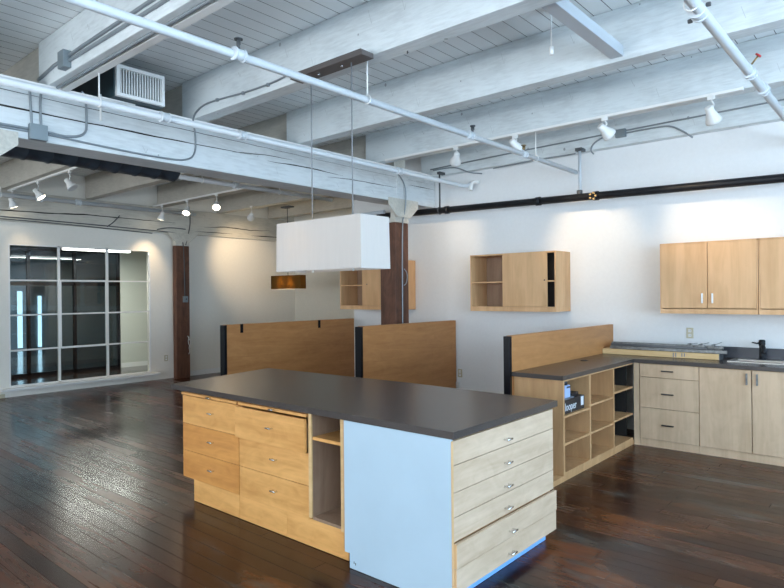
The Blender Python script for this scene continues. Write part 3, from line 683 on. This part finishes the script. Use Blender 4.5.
p2_ = thing('pendant_lamp', 'small amber glowing box pendant hanging in front of the far cream wall', 'pendant lamp', (-9.29, 7.66, 1.71))
obj('lamp_shade', shade(-9.74, -8.86, 7.60, 7.74, 1.725, 1.985, .002), M['amber'], p2_)
obj('diffuser', bx(B(), -9.738, -8.862, 7.602, 7.738, 1.716, 1.724), M['diffuser'], p2_)
obj('suspension_rod', cyl(B(), (-9.29, 7.66, 1.95), (-9.29, 7.66, 3.30), .007, 8), M['conduit_dark'], p2_)
b_ = B(); cyl(b_, (-9.29, 7.66, 3.29), (-9.29, 7.66, 3.33), .05); bx(b_, -9.42, -9.16, 7.60, 7.72, 3.30, 3.325); obj('canopy', b_, M['conduit_dark'], p2_)
for x in (-9.45, -9.15):
    L = bpy.data.lights.new('small_pendant_bulb', 'POINT'); L.energy = 8; L.color = (1, .78, .42); L.shadow_soft_size = .05
    o = bpy.data.objects.new('small_pendant_bulb', L); COL.objects.link(o); o.parent = p2_; o.location = Vector((x, 7.67, 1.85))-p2_.location

# ------------------------------------------------------------------ pulls
def pull(parent, c, axis, normal, ln=.055, so=.022, r=.0045, mat='chrome', flat=False):
    c = Vector(c); n = Vector(normal); a = {'X': Vector((1, 0, 0)), 'Y': Vector((0, 1, 0)), 'Z': Vector((0, 0, 1))}[axis]
    b_ = B(); h = a*ln/2
    if flat:
        p, q = c-h, c+h+n*so
        t = Vector((0, 0, .006)) if axis != 'Z' else (Vector((.007, 0, 0)))
        lo = [min(p[i], q[i])-t[i] for i in range(3)]; hi = [max(p[i], q[i])+t[i] for i in range(3)]
        bx(b_, lo[0], hi[0], lo[1], hi[1], lo[2], hi[2], .002)
    else:
        tube(b_, [tuple(c-h*.72), tuple(c-h*.8+n*so*.8), tuple(c-h*.5+n*so), tuple(c+h*.5+n*so), tuple(c+h*.8+n*so*.8), tuple(c+h*.72)], r, 8, 1)
        tube(b_, [tuple(c-h+n*so), tuple(c+h+n*so)], r*1.25, 8)
    return obj('handle', b_, M[mat], parent)

# ------------------------------------------------------------------ island
ctop = B(); prism(ctop, [(-4.53, 2.53), (-1.786, 2.53), (-1.786, 3.70), (-3.1, 3.735), (-4.76, 3.675)], 'Z', .862, .90)
tag(obj('island_countertop', ctop, M['counter']), 'charcoal laminate countertop lying across the island cabinets under the white pendant', 'countertop')

def carcass(t, x0, x1, y0, y1, z0, z1, mat, open_front=False, th=.018):
    b_ = B()
    bx(b_, x0, x0+th, y0, y1, z0, z1); bx(b_, x1-th, x1, y0, y1, z0, z1)
    bx(b_, x0+th, x1-th, y0, y1, z0, z0+th); bx(b_, x0+th, x1-th, y0, y1, z1-th, z1); bx(b_, x0+th, x1-th, y1-th, y1, z0+th, z1-th)
    return obj('body', b_, mat, t)
def island_drawers(label, x0, x1, rows, px, top_out, kick):
    t = thing('drawer_cabinet', label, 'cabinet', ((x0+x1)/2, 3.1, 0))
    carcass(t, x0, x1, 2.606, 3.655, .17, .860, M['honey_v'])
    for i, (z1, z0) in enumerate(rows):
        out = top_out if i == 0 else 0
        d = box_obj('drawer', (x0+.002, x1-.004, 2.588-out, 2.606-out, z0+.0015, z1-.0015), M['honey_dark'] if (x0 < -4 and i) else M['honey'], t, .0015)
        if out: bx_ = B(); bx(bx_, x0+.03, x1-.03, 2.606-out, 2.606, z0+.03, z1-.04); obj('drawer_box', bx_, M['ply_edge'], d)
        pull(d, (px, 2.588-out, (z0+z1)/2+.008), 'X', (0, -1, 0))
    s = box_obj('pull_out_board', (x0+.01, x1-.012, 2.572, 2.9, .822, .842), M['honey'], t, .002)
    pull(s, (px, 2.572, .833), 'X', (0, -1, 0), ln=.05, so=.016)
    box_obj('toe_kick', (kick[0], kick[1], 2.59, 2.608, 0.004, .168), M['honey'], t)
    return t
rows = [(.815, .594), (.594, .382), (.382, .168)]
island_drawers('honey birch island cabinet of three drawers at the end facing the paned window', -4.455, -3.70, rows, -4.045, 0, (-4.30, -3.702))
island_drawers('honey birch island cabinet of three drawers beside the open niche', -3.698, -2.945, rows, -3.295, .035, (-3.698, -3.175))
b_ = B(); prism(b_, [(-4.456, .861), (-4.525, .861), (-4.456, .74)], 'Y', 2.60, 2.62); obj('corner_bracket', b_, M['dark_gap'], bpy.data.objects['drawer_cabinet'])
t = thing('open_shelf_cabinet', 'narrow open niche with one shelf in the island between drawers and blue panel', 'cabinet', (-2.77, 3.1, 0))
b_ = B(); bx(b_, -2.943, -2.915, 2.59, 3.65, .19, .860); bx(b_, -2.653, -2.625, 2.59, 3.65, .17, .860)
obj('side_panel', b_, M['inner'], t)
b_ = B(); bx(b_, -2.943, -2.915, 2.580, 2.5905, .19, .860); bx(b_, -2.653, -2.625, 2.580, 2.5905, .17, .860); obj('edge_band', b_, M['cream_pine'], t)
obj('back_panel', bx(B(), -2.915, -2.653, 3.16, 3.175, .19, .860), M['inner'], t)
obj('bottom_panel', bx(B(), -2.915, -2.653, 2.59, 3.16, .178, .196), M['inner'], t)
obj('shelf', bx(B(), -2.915, -2.653, 2.592, 3.16, .683, .703), M['honey'], t)
obj('toe_kick', bx(B(), -3.173, -2.60, 2.59, 2.607, .004, .178), M['honey'], t)

t = thing('drawer_cabinet', 'island end cabinet with pale blue side and six pale maple drawers', 'cabinet', (-2.2, 3.1, 0))
carcass(t, -2.600, -1.822, 2.55, 3.655, .088, .860, M['cubby'])
b_ = B(); prism(b_, [(-2.574, .088), (-2.534, .088), (-2.534, .003), (-1.805, .003), (-1.805, .860), (-2.574, .860)], 'Y', 2.532, 2.549)
obj('side_panel', b_, M['blue_panel'], t)
obj('side_panel_edge', bx(B(), -1.8045, -1.8015, 2.532, 2.549, .09, .85), M['ply_edge'], t)
er = [(.850, .723, 0), (.723, .583, 0), (.583, .457, 0), (.457, .332, 0), (.326, .198, .017), (.198, .072, .014)]
for z1, z0, out in er:
    d = box_obj('drawer', (-1.822+out, -1.802+out, 2.551, 3.663+out*.5, z0+.0018, z1-.0018), M['pale'], t, .0015)
    b_ = B(); bx(b_, -1.821+out, -1.803+out, 2.5485, 2.5515, z0+.003, z1-.003); obj('drawer_edge', b_, M['ply_edge'], d)
    if out: obj('drawer_box', bx(B(), -1.86, -1.822+out, 2.58, 3.63, z0+.02, z1-.02), M['dark_gap'], d)
    pull(d, (-1.802+out, 3.075+out, (z0+z1)/2-.022), 'Y', (1, 0, 0), ln=.06, so=.024, r=.005)
obj('toe_kick', bx(B(), -1.862, -1.845, 2.551, 3.632, .003, .075), M['blue_kick'], t)
b_ = B(); bx(b_, -2.50, -2.49, 2.553, 3.6, 0.002, .075); obj('inner_kick', b_, M['cubby'], t)
b_ = B()
for x, z in ((-2.50, .035), (-2.488, .03)): bx(b_, x, x+.004, 2.5305, 2.5325, z, z+.014)
obj('screw_hole', b_, M['dark_gap'], t)

# ------------------------------------------------------------------ screens (half-height partitions)
def screen(label, x0, x1, y0, y1, clips=()):
    t = thing('low_partition_screen', label, 'partition screen', ((x0+x1)/2, y0, 0), 'low veneer partition screens')
    obj('panel', bx(B(), x0+.004, x1, y0+.02, y1, .0, 1.22, .002), M['screen'], t)
    obj('end_post', bx(B(), x0-.004, x1+.002, y0-.02, y0+.021, 0, 1.216, .004), M['black'], t)
    for y in clips: obj('clip', bx(B(), x1, x1+.006, y-.022, y+.022, 1.105, 1.222), M['black'], t)
    return t
screen('long veneer partition screen with two black clips on its top edge', -6.945, -6.85, 4.60, 6.99, (4.85, 6.24))
screen('middle veneer partition screen reaching the wall outlet beside the post', -5.10, -5.01, 5.24, 7.18)
screen('veneer partition screen rising behind the countertop with the open cubbies', -2.812, -2.755, 4.79, 7.195)

# ------------------------------------------------------------------ cubby run + L countertop
c = B()
bx(c, -2.752, -2.268, 4.80, 6.492, .862, .90); bx(c, -2.752, -1.42, 6.492, 7.182, .862, .90)
bx(c, -1.42, -.60, 6.492, 6.80, .862, .90); bx(c, -1.42, -.60, 7.03, 7.182, .862, .90); bx(c, -.60, .62, 6.492, 7.182, .862, .90)
tag(obj('corner_countertop', c, M['counter']), 'charcoal L-shaped countertop over the cubbies and sink cabinets', 'countertop')
tag(obj('backsplash', bx(B(), -2.75, .62, 7.178, 7.198, .90, 1.015, .002), M['black'] if 0 else plain('charcoal_backsplash', (.045, .048, .06), .35)), 'dark low backsplash strip behind the sink on the kitchen wall', 'backsplash')
obj('cable_grommet', cyl(B(), (-2.62, 6.05, .90), (-2.62, 6.05, .904), .035), M['dark_gap'], bpy.data.objects['corner_countertop'])

t = thing('cubby_cabinet', 'open birch cubby cabinet under the countertop between screen and drawer cabinet', 'cabinet', (-2.5, 5.6, 0))
b_ = B(); bx(b_, -2.75, -2.285, 4.84, 4.868, .048, .860)
obj('end_panel', b_, M['cubby'], t)
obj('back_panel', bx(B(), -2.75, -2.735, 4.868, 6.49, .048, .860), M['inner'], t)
for ya, yb in ((5.385, 5.412), (5.955, 5.982)): obj('divider', bx(B(), -2.735, -2.285, ya, yb, .075, .845), M['cubby'], t)
obj('bottom_panel', bx(B(), -2.735, -2.285, 4.868, 6.49, .048, .075), M['cubby'], t)
obj('top_panel', bx(B(), -2.735, -2.285, 4.868, 6.49, .845, .860), M['cubby'], t)
for (a, b2, zs) in ((4.868, 5.385, (.552, .318)), (5.412, 5.955, (.575, .318)), (5.982, 6.49, (.612, .333))):
    for z in zs: obj('shelf', bx(B(), -2.735, -2.287, a, b2, z-.018, z), M['cubby'], t)
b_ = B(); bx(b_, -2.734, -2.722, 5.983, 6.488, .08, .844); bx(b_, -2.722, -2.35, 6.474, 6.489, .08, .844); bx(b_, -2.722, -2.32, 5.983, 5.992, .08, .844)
obj('painted_shade', b_, M['dark_gap'], t)  # near-black pieces paint in the shade of the deep corner cubby
obj('plinth', bx(B(), -2.72, -2.29, 4.62, 6.525, .0, .047), M['cubby'], t)

# ------------------------------------------------------------------ lower cabinets on the kitchen wall
def lower(label, x0, x1, kind, fronts):
    t = thing('base_cabinet', label, 'cabinet', ((x0+x1)/2, 6.85, 0))
    carcass(t, x0, x1, 6.533, 7.178, .078, .860, M['cubby'])
    for (a, b2, z0, z1, hx, hz, ax) in fronts:
        nm = 'drawer' if kind == 'drawers' else 'door'
        d = box_obj(nm, (a+.0025, b2-.0025, 6.512, 6.532, z0+.0025, z1-.0025), M['lower'], t, .0015)
        if ax == 'X': pull(d, (hx, 6.512, hz), 'X', (0, -1, 0), ln=.115, so=.022, mat='bronze', flat=True)
        else: pull(d, (hx, 6.512, hz), 'Z', (0, -1, 0), ln=.105, so=.022, mat='alu', flat=True)
    box_obj('toe_kick', (x0, x1, 6.524, 6.54, 0.0, .076), M['lower'], t)
    return t
lower('birch cabinet of three drawers with dark bar pulls in the kitchen corner', -2.222, -1.650, 'drawers',
      [(-2.222, -1.650, .718, .858, -1.945, .79, 'X'), (-2.222, -1.650, .402, .718, -1.945, .556, 'X'), (-2.222, -1.650, .078, .402, -1.945, .238, 'X')])
obj('filler_strip', bx(B(), -2.283, -2.226, 6.515, 6.535, .0, .860), M['lower'], bpy.data.objects['base_cabinet'])
lower('birch sink cabinet with two doors below the black faucet', -1.648, -.742, 'doors',
      [(-1.648, -1.197, .078, .858, -1.236, .772, 'Z'), (-1.194, -.742, .078, .858, -1.150, .772, 'Z')])
lower('birch two-door cabinet past the sink under the countertop end', -.740, .62, 'doors',
      [(-.740, -.06, .078, .858, -.10, .772, 'Z'), (-.06, .62, .078, .858, -.02, .772, 'Z')])

# ------------------------------------------------------------------ upper cabinets
def upper(label, x0, x1, mid):
    t = thing('wall_cabinet', label, 'cabinet', ((x0+x1)/2, 7.0, 1.37))
    carcass(t, x0, x1, 6.822, 7.197, 1.37, 2.110, M['upper'])
    b_ = B(); bx(b_, x0, x1, 6.803, 6.822, 1.370, 1.420); bx(b_, x0, x0+.012, 6.803, 6.822, 1.42, 2.11); bx(b_, x1-.012, x1, 6.803, 6.822, 1.42, 2.11); bx(b_, x0, x1, 6.803, 6.822, 2.098, 2.11)
    obj('face_frame', b_, M['upper'], t)
    for a, b2, hx in ((x0+.014, mid-.003, mid-.05), (mid+.003, x1-.014, mid+.045)):
        d = box_obj('door', (a, b2, 6.800, 6.820, 1.428, 2.095), M['upper'], t, .0015)
        pull(d, (hx, 6.800, 1.530), 'Z', (0, -1, 0), ln=.10, so=.02, mat='white', flat=True)
upper('birch wall cabinet with two doors above the lower drawers and outlet', -2.096, -1.186, -1.634)
upper('birch wall cabinet above the sink at the picture edge', -1.180, -.264, -.72)

def open_wall_cabinet(label, dx, knob_x):
    x0, x1 = -4.505+dx, -3.287+dx
    t = thing('sliding_door_wall_cabinet', label, 'cabinet', ((x0+x1)/2, 7.0, 1.37), 'birch sliding door wall cabinets')
    b_ = B(); th = .018
    bx(b_, x0, x0+th, 6.80, 7.197, 1.37, 2.105); bx(b_, x1-th, x1, 6.80, 7.197, 1.37, 2.105)
    bx(b_, x0+th, x1-th, 6.80, 7.197, 2.087, 2.105); bx(b_, x0+th, x1-th, 6.80, 7.197, 1.412, 1.430); bx(b_, x0+th, x1-th, 6.80, 6.815, 1.37, 1.412)
    obj('body', b_, M['upper'], t)
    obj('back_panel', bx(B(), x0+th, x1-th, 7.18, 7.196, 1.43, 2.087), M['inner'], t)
    obj('shelf', bx(B(), x0+th, -4.00+dx, 6.815, 7.18, 1.735, 1.752), M['upper'], t)
    obj('shelf', bx(B(), -3.43+dx, x1-th, 6.815, 7.18, 1.735, 1.752), M['upper'], t)
    obj('painted_shade', bx(B(), -4.00+dx, x1-th-.001, 6.90, 6.905, 1.431, 2.086), M['dark_gap'], t)  # near-black sheet painting in the shade behind the sliding door
    d = box_obj('door', (-4.02+dx, -3.405+dx, 6.803, 6.821, 1.432, 2.098), M['upper'], t, .001)
    obj('finger_pull', cyl(B(), (knob_x, 6.8035, 1.755), (knob_x, 6.799, 1.755), .009, 12), M['bronze'], d)
open_wall_cabinet('birch wall cabinet with sliding door hung alone mid wall above the screen', 0, -3.437)
open_wall_cabinet('birch wall cabinet half hidden behind the brown post and pendant', -2.464, -6.385)

# ------------------------------------------------------------------ outlets
def outlet(label, c, ax):
    t = thing('wall_outlet', label, 'outlet', c)
    x, y, z = c
    if ax == 'Y':
        obj('plate', bx(B(), x-.036, x+.036, y-.007, y, z-.058, z+.058, .003), M['outlet'], t)
        b_ = B()
        for q in (-.024, .024): bx(b_, x-.016, x+.016, y-.010, y-.007, z+q-.015, z+q+.015, .003)
        obj('socket', b_, M['white'], t)
        b_ = B()
        for q in (-.024, .024):
            for u in (-.007, .007): bx(b_, x+u-.0015, x+u+.0015, y-.0108, y-.0100, z+q-.006, z+q+.008)
        obj('slot', b_, M['dark_gap'], t)
    else:
        obj('plate', bx(B(), x, x+.007, y-.036, y+.036, z-.058, z+.058, .003), M['outlet'], t)
        b_ = B()
        for q in (-.024, .024): bx(b_, x+.007, x+.010, y-.016, y+.016, z+q-.015, z+q+.015, .003)
        obj('socket', b_, M['white'], t)
outlet('almond outlet on the kitchen wall above the stacked metal strips', (-1.91, YK, 1.145), 'Y')
outlet('almond outlet low on the wall beside the middle partition screen', (-4.955, YK, .47), 'Y')
outlet('outlet low on the wall between the paned window and far post', (XL, 6.103, .40), 'X')
outlet('outlet low on the wall before the paned window at the picture edge', (XL, 3.225, .40), 'X')
b_ = B(); bx(b_, -5.02, -4.97, YK-.03, YK, .265, .345, .004)
tag(obj('cable_box', b_, M['white']), 'tiny white cable box on the baseboard below the low outlet', 'cable box')
b_ = B(); bx(b_, XL+.001, XL+.03, 3.26, 3.33, .0, .06, .004)
tag(obj('cable_box', b_, M['outlet']), 'small tan box on the floor under the window ledge end', 'cable box')

# ------------------------------------------------------------------ sink and faucet
t = thing('kitchen_sink', 'stainless drop-in sink set in the charcoal countertop', 'sink', (-1.0, 6.93, .90))
b_ = B(); bx(b_, -1.455, -.565, 6.765, 6.812, .900, .908, .002); bx(b_, -1.455, -.565, 7.015, 7.155, .900, .908, .002); bx(b_, -1.455, -1.405, 6.812, 7.015, .900, .908, .002); bx(b_, -.615, -.565, 6.812, 7.015, .900, .908, .002)
obj('rim', b_, M['steel'], t)
b_ = B(); bx(b_, -1.405, -1.40, 6.812, 7.015, .74, .905); bx(b_, -.62, -.615, 6.812, 7.015, .74, .905); bx(b_, -1.405, -.615, 6.812, 6.817, .74, .905); bx(b_, -1.405, -.615, 7.010, 7.015, .74, .905); bx(b_, -1.405, -.615, 6.812, 7.015, .735, .74)
obj('basin', b_, M['steel'], t)
obj('drain', cyl(B(), (-1.0, 6.9, .740), (-1.0, 6.9, .743), .04), M['alu_dark'], t)
t = thing('faucet', 'black single lever faucet behind the sink', 'faucet', (-1.205, 7.08, .908))
b_ = B(); tube(b_, [(-1.205, 7.08, .908), (-1.205, 7.08, .915), (-1.205, 7.08, .918), (-1.205, 7.08, 1.04), (-1.205, 7.08, 1.06), (-1.205, 7.08, 1.098), (-1.205, 7.08, 1.108)], [.032, .032, .026, .025, .030, .030, .022], 18)
obj('body', b_, M['blackpipe'], t)
b_ = B(); tube(b_, [(-1.205, 7.08, 1.03), (-1.19, 7.01, 1.05), (-1.17, 6.95, 1.045), (-1.16, 6.92, 1.01), (-1.16, 6.915, .98)], [.018, .018, .018, .019, .019], 12)
obj('spout', b_, M['blackpipe'], t)
obj('lever', tube(B(), [(-1.22, 7.07, 1.075), (-1.245, 7.05, 1.072), (-1.285, 7.03, 1.082)], [.010, .008, .006], 8), M['blackpipe'], t)

# ------------------------------------------------------------------ stuff on the counters
t = thing('timber_plank', 'long pine plank with scuffs lying along the back of the corner countertop', 'plank', (-2.1, 6.87, .9))
b_ = B(); bx(b_, -2.745, -1.545, 6.84, 6.99, .902, .962, .003); obj('body', b_, M['cream_pine'], t)
obj('end_cap', bx(B(), -1.545, -1.535, 6.842, 6.988, .903, .961), M['alu_dark'], t)
b_ = B()
for x in (-1.985, -1.96, -1.90, -1.875): bx(b_, x, x+.009, 6.8385, 6.841, .905+(x+2)*.1, .955)
obj('scuff', b_, M['pkg_grey'], t)
specs = [(-2.665, -1.48, 6.855, 6.895, .963, .996, 'alu', 'lowest strip facing the room'), (-2.66, -1.60, 6.90, 6.945, .963, 1.004, 'alu_dark', 'dark strip behind the lowest pale one'),
         (-2.66, -1.545, 6.95, 6.985, .963, 1.012, 'alu', 'strip against the wall side of the plank'),
         (-2.655, -1.66, 6.862, 6.892, .997, 1.022, 'alu_dark', 'upper dark strip nearest the room'), (-2.66, -1.52, 6.90, 6.935, 1.005, 1.038, 'alu', 'topmost pale strip of the stack')]
for a, b2, y0, y1, z0, z1, mt, lb in specs:
    b_ = B(); bx(b_, a, b2, y0, y1, z0, z0+.004); bx(b_, a, b2, y0, y0+.004, z0, z1); bx(b_, a, b2, y1-.004, y1, z0, z1)
    tag(obj('metal_track_strip', b_, M[mt]), 'long metal track piece on the pine plank, %s' % lb, 'metal strip', 'metal track strips stacked on the plank')
for k, (x, lb) in enumerate(((-1.86, 'beside the outlet'), (-1.75, 'between two other brackets'), (-1.63, 'at the sink end with loose wire'))):
    b_ = B(); bx(b_, x, x+.07, 6.85, 6.898, 1.023, 1.036+.008*(k % 2), .002); bx(b_, x+.02, x+.035, 6.845, 6.93, 1.038, 1.058, .002)
    tube(b_, [(x, 6.90, 1.045), (x+.05, 6.88, 1.055), (x+.10, 6.91, 1.06+.01*k)], .003, 6, 1)
    tag(obj('metal_bracket', b_, M['alu']), 'crumpled metal bracket on the stacked strips, %s' % lb, 'bracket', 'metal brackets on the stacked strips')

t = thing('printed_carton', 'black carton with white lettering on the top cubby shelf', 'box', (-2.40, 5.07, .552))
obj('body', bx(B(), -2.55, -2.315, 4.875, 5.34, .553, .672, .002), M['pkg_black'], t)
obj('side_label', bx(B(), -2.3152, -2.3132, 4.885, 5.23, .565, .655), M['pkg_black'], t)
obj('white_corner', bx(B(), -2.3148, -2.3124, 5.262, 5.315, .585, .665), M['pkg_white'], t)
cu = bpy.data.curves.new('lettering', 'FONT'); cu.body = 'looper'; cu.size = .092; cu.extrude = .0008; cu.align_x = 'LEFT'
tmp = bpy.data.objects.new('lettering_curve', cu); COL.objects.link(tmp)
me_ = bpy.data.meshes.new_from_object(tmp); bpy.data.objects.remove(tmp)
fo = bpy.data.objects.new('lettering', me_); COL.objects.link(fo); fo.parent = t; fo.rotation_euler = (math.pi/2, 0, math.pi/2)
fo.location = Vector((-2.3122, 4.932, .580))-t.location; fo.scale = (.235/max(v.co.x for v in me_.vertices), 1.05, 1); me_.materials.clear(); me_.materials.append(M['pkg_white'])
obj('flap', bx(B(), -2.50, -2.33, 4.90, 5.16, .6725, .680), M['pkg_grey'], t)
t = thing('plastic_bottle', 'pale blue labelled bottle with black cap standing on the black carton', 'bottle', (-2.38, 5.04, .6805))
obj('body', bx(B(), -2.415, -2.335, 4.985, 5.095, .6805, .790, .010), M['pkg_blue'], t)
obj('cap', cyl(B(), (-2.375, 5.04, .790), (-2.375, 5.04, .832), .034), M['pkg_black'], t)
obj('label_band', bx(B(), -2.416, -2.334, 5.02, 5.096, .765, .780), M['pkg_black'], t)
b_ = B(); bx(b_, -2.50, -2.36, 5.17, 5.31, .6725, .70, .003)
tag(obj('dark_pouch', b_, M['pkg_black']), 'flat black pouch lying on the carton behind the bottle', 'pouch')

# ------------------------------------------------------------------ daylight and added fill lamps
wd = bpy.data.worlds.new('World'); sc.world = wd; wd.use_nodes = True
bg = wd.node_tree.nodes['Background']; bg.inputs[0].default_value = (.70, .84, 1, 1); bg.inputs[1].default_value = 1.0
def area(name, loc, rot, sx, sy, e, col):
    L = bpy.data.lights.new(name, 'AREA'); L.shape = 'RECTANGLE'; L.size = sx; L.size_y = sy; L.energy = e; L.color = col
    o = bpy.data.objects.new(name, L); COL.objects.link(o); o.location = loc; o.rotation_euler = rot
for k_, (s0, s1) in enumerate(front_spans):
    area('added_ceiling_fill', ((s0+s1)/2, YF-1.3, .35), (math.radians(90+38), 0, 0), s1-s0, 1.6, 300, (.88, .945, 1))  # added lamps outside the front windows, tilted up to brighten the ceiling
for k_, (s0, s1) in enumerate(right_spans[:3]):
    area('added_ceiling_fill', (XR+1.3, (s0+s1)/2, .35), (math.radians(90+38), 0, math.pi/2), s1-s0, 1.6, 230, (.80, .90, 1))  # same added upward fill, outside the right-hand windows
for s0, s1 in front_spans: area('window_daylight', ((s0+s1)/2, YF-.25, 1.95), (math.pi/2, 0, 0), s1-s0, 2.3, 100, (.88, .95, 1))
for s0, s1 in right_spans: area('window_daylight', (XR+.25, (s0+s1)/2, 1.95), (math.pi/2, 0, math.pi/2), s1-s0, 2.3, 165, (.50, .75, 1))
area('office_strip_and_fill', (-12.3, 5.4, 2.49), (0, 0, 0), .2, 1.5, 75, (1, .97, .88))

area('office_strip_and_fill', (-17.5, 6.0, 2.6), (0, 0, 0), 2.5, 1.2, 70, (.80, .93, 1))  # added fill lamp brightening the far office room, no fixture there

# ------------------------------------------------------------------ camera
cam = bpy.data.cameras.new('camera'); co = bpy.data.objects.new('camera', cam); COL.objects.link(co)
cam.sensor_width = 36; cam.lens = 610.6/784*36; cam.clip_start = .05
yaw, rol, pit = math.radians(40.84), math.radians(-.5286), math.radians(.0267)
fw = Vector((-math.sin(yaw)*math.cos(pit), math.cos(yaw)*math.cos(pit), math.sin(pit)))
r = fw.cross(Vector((0, 0, 1))).normalized(); u = r.cross(fw)
c_, s_ = math.cos(rol), math.sin(rol)
R_, U_ = r*c_+u*s_, -r*s_+u*c_
co.matrix_world = Matrix(((R_.x, U_.x, -fw.x, 0), (R_.y, U_.y, -fw.y, 0), (R_.z, U_.z, -fw.z, 1.6), (0, 0, 0, 1)))
sc.camera = co
vs = sc.view_settings; vs.view_transform = 'Standard'; vs.look = 'None'; vs.exposure = 0.12; vs.gamma = 1.0; vs.use_curve_mapping = False
sc.cycles.max_bounces = 10; sc.cycles.diffuse_bounces = 6; sc.cycles.use_denoising = True; sc.cycles.sample_clamp_indirect = 6
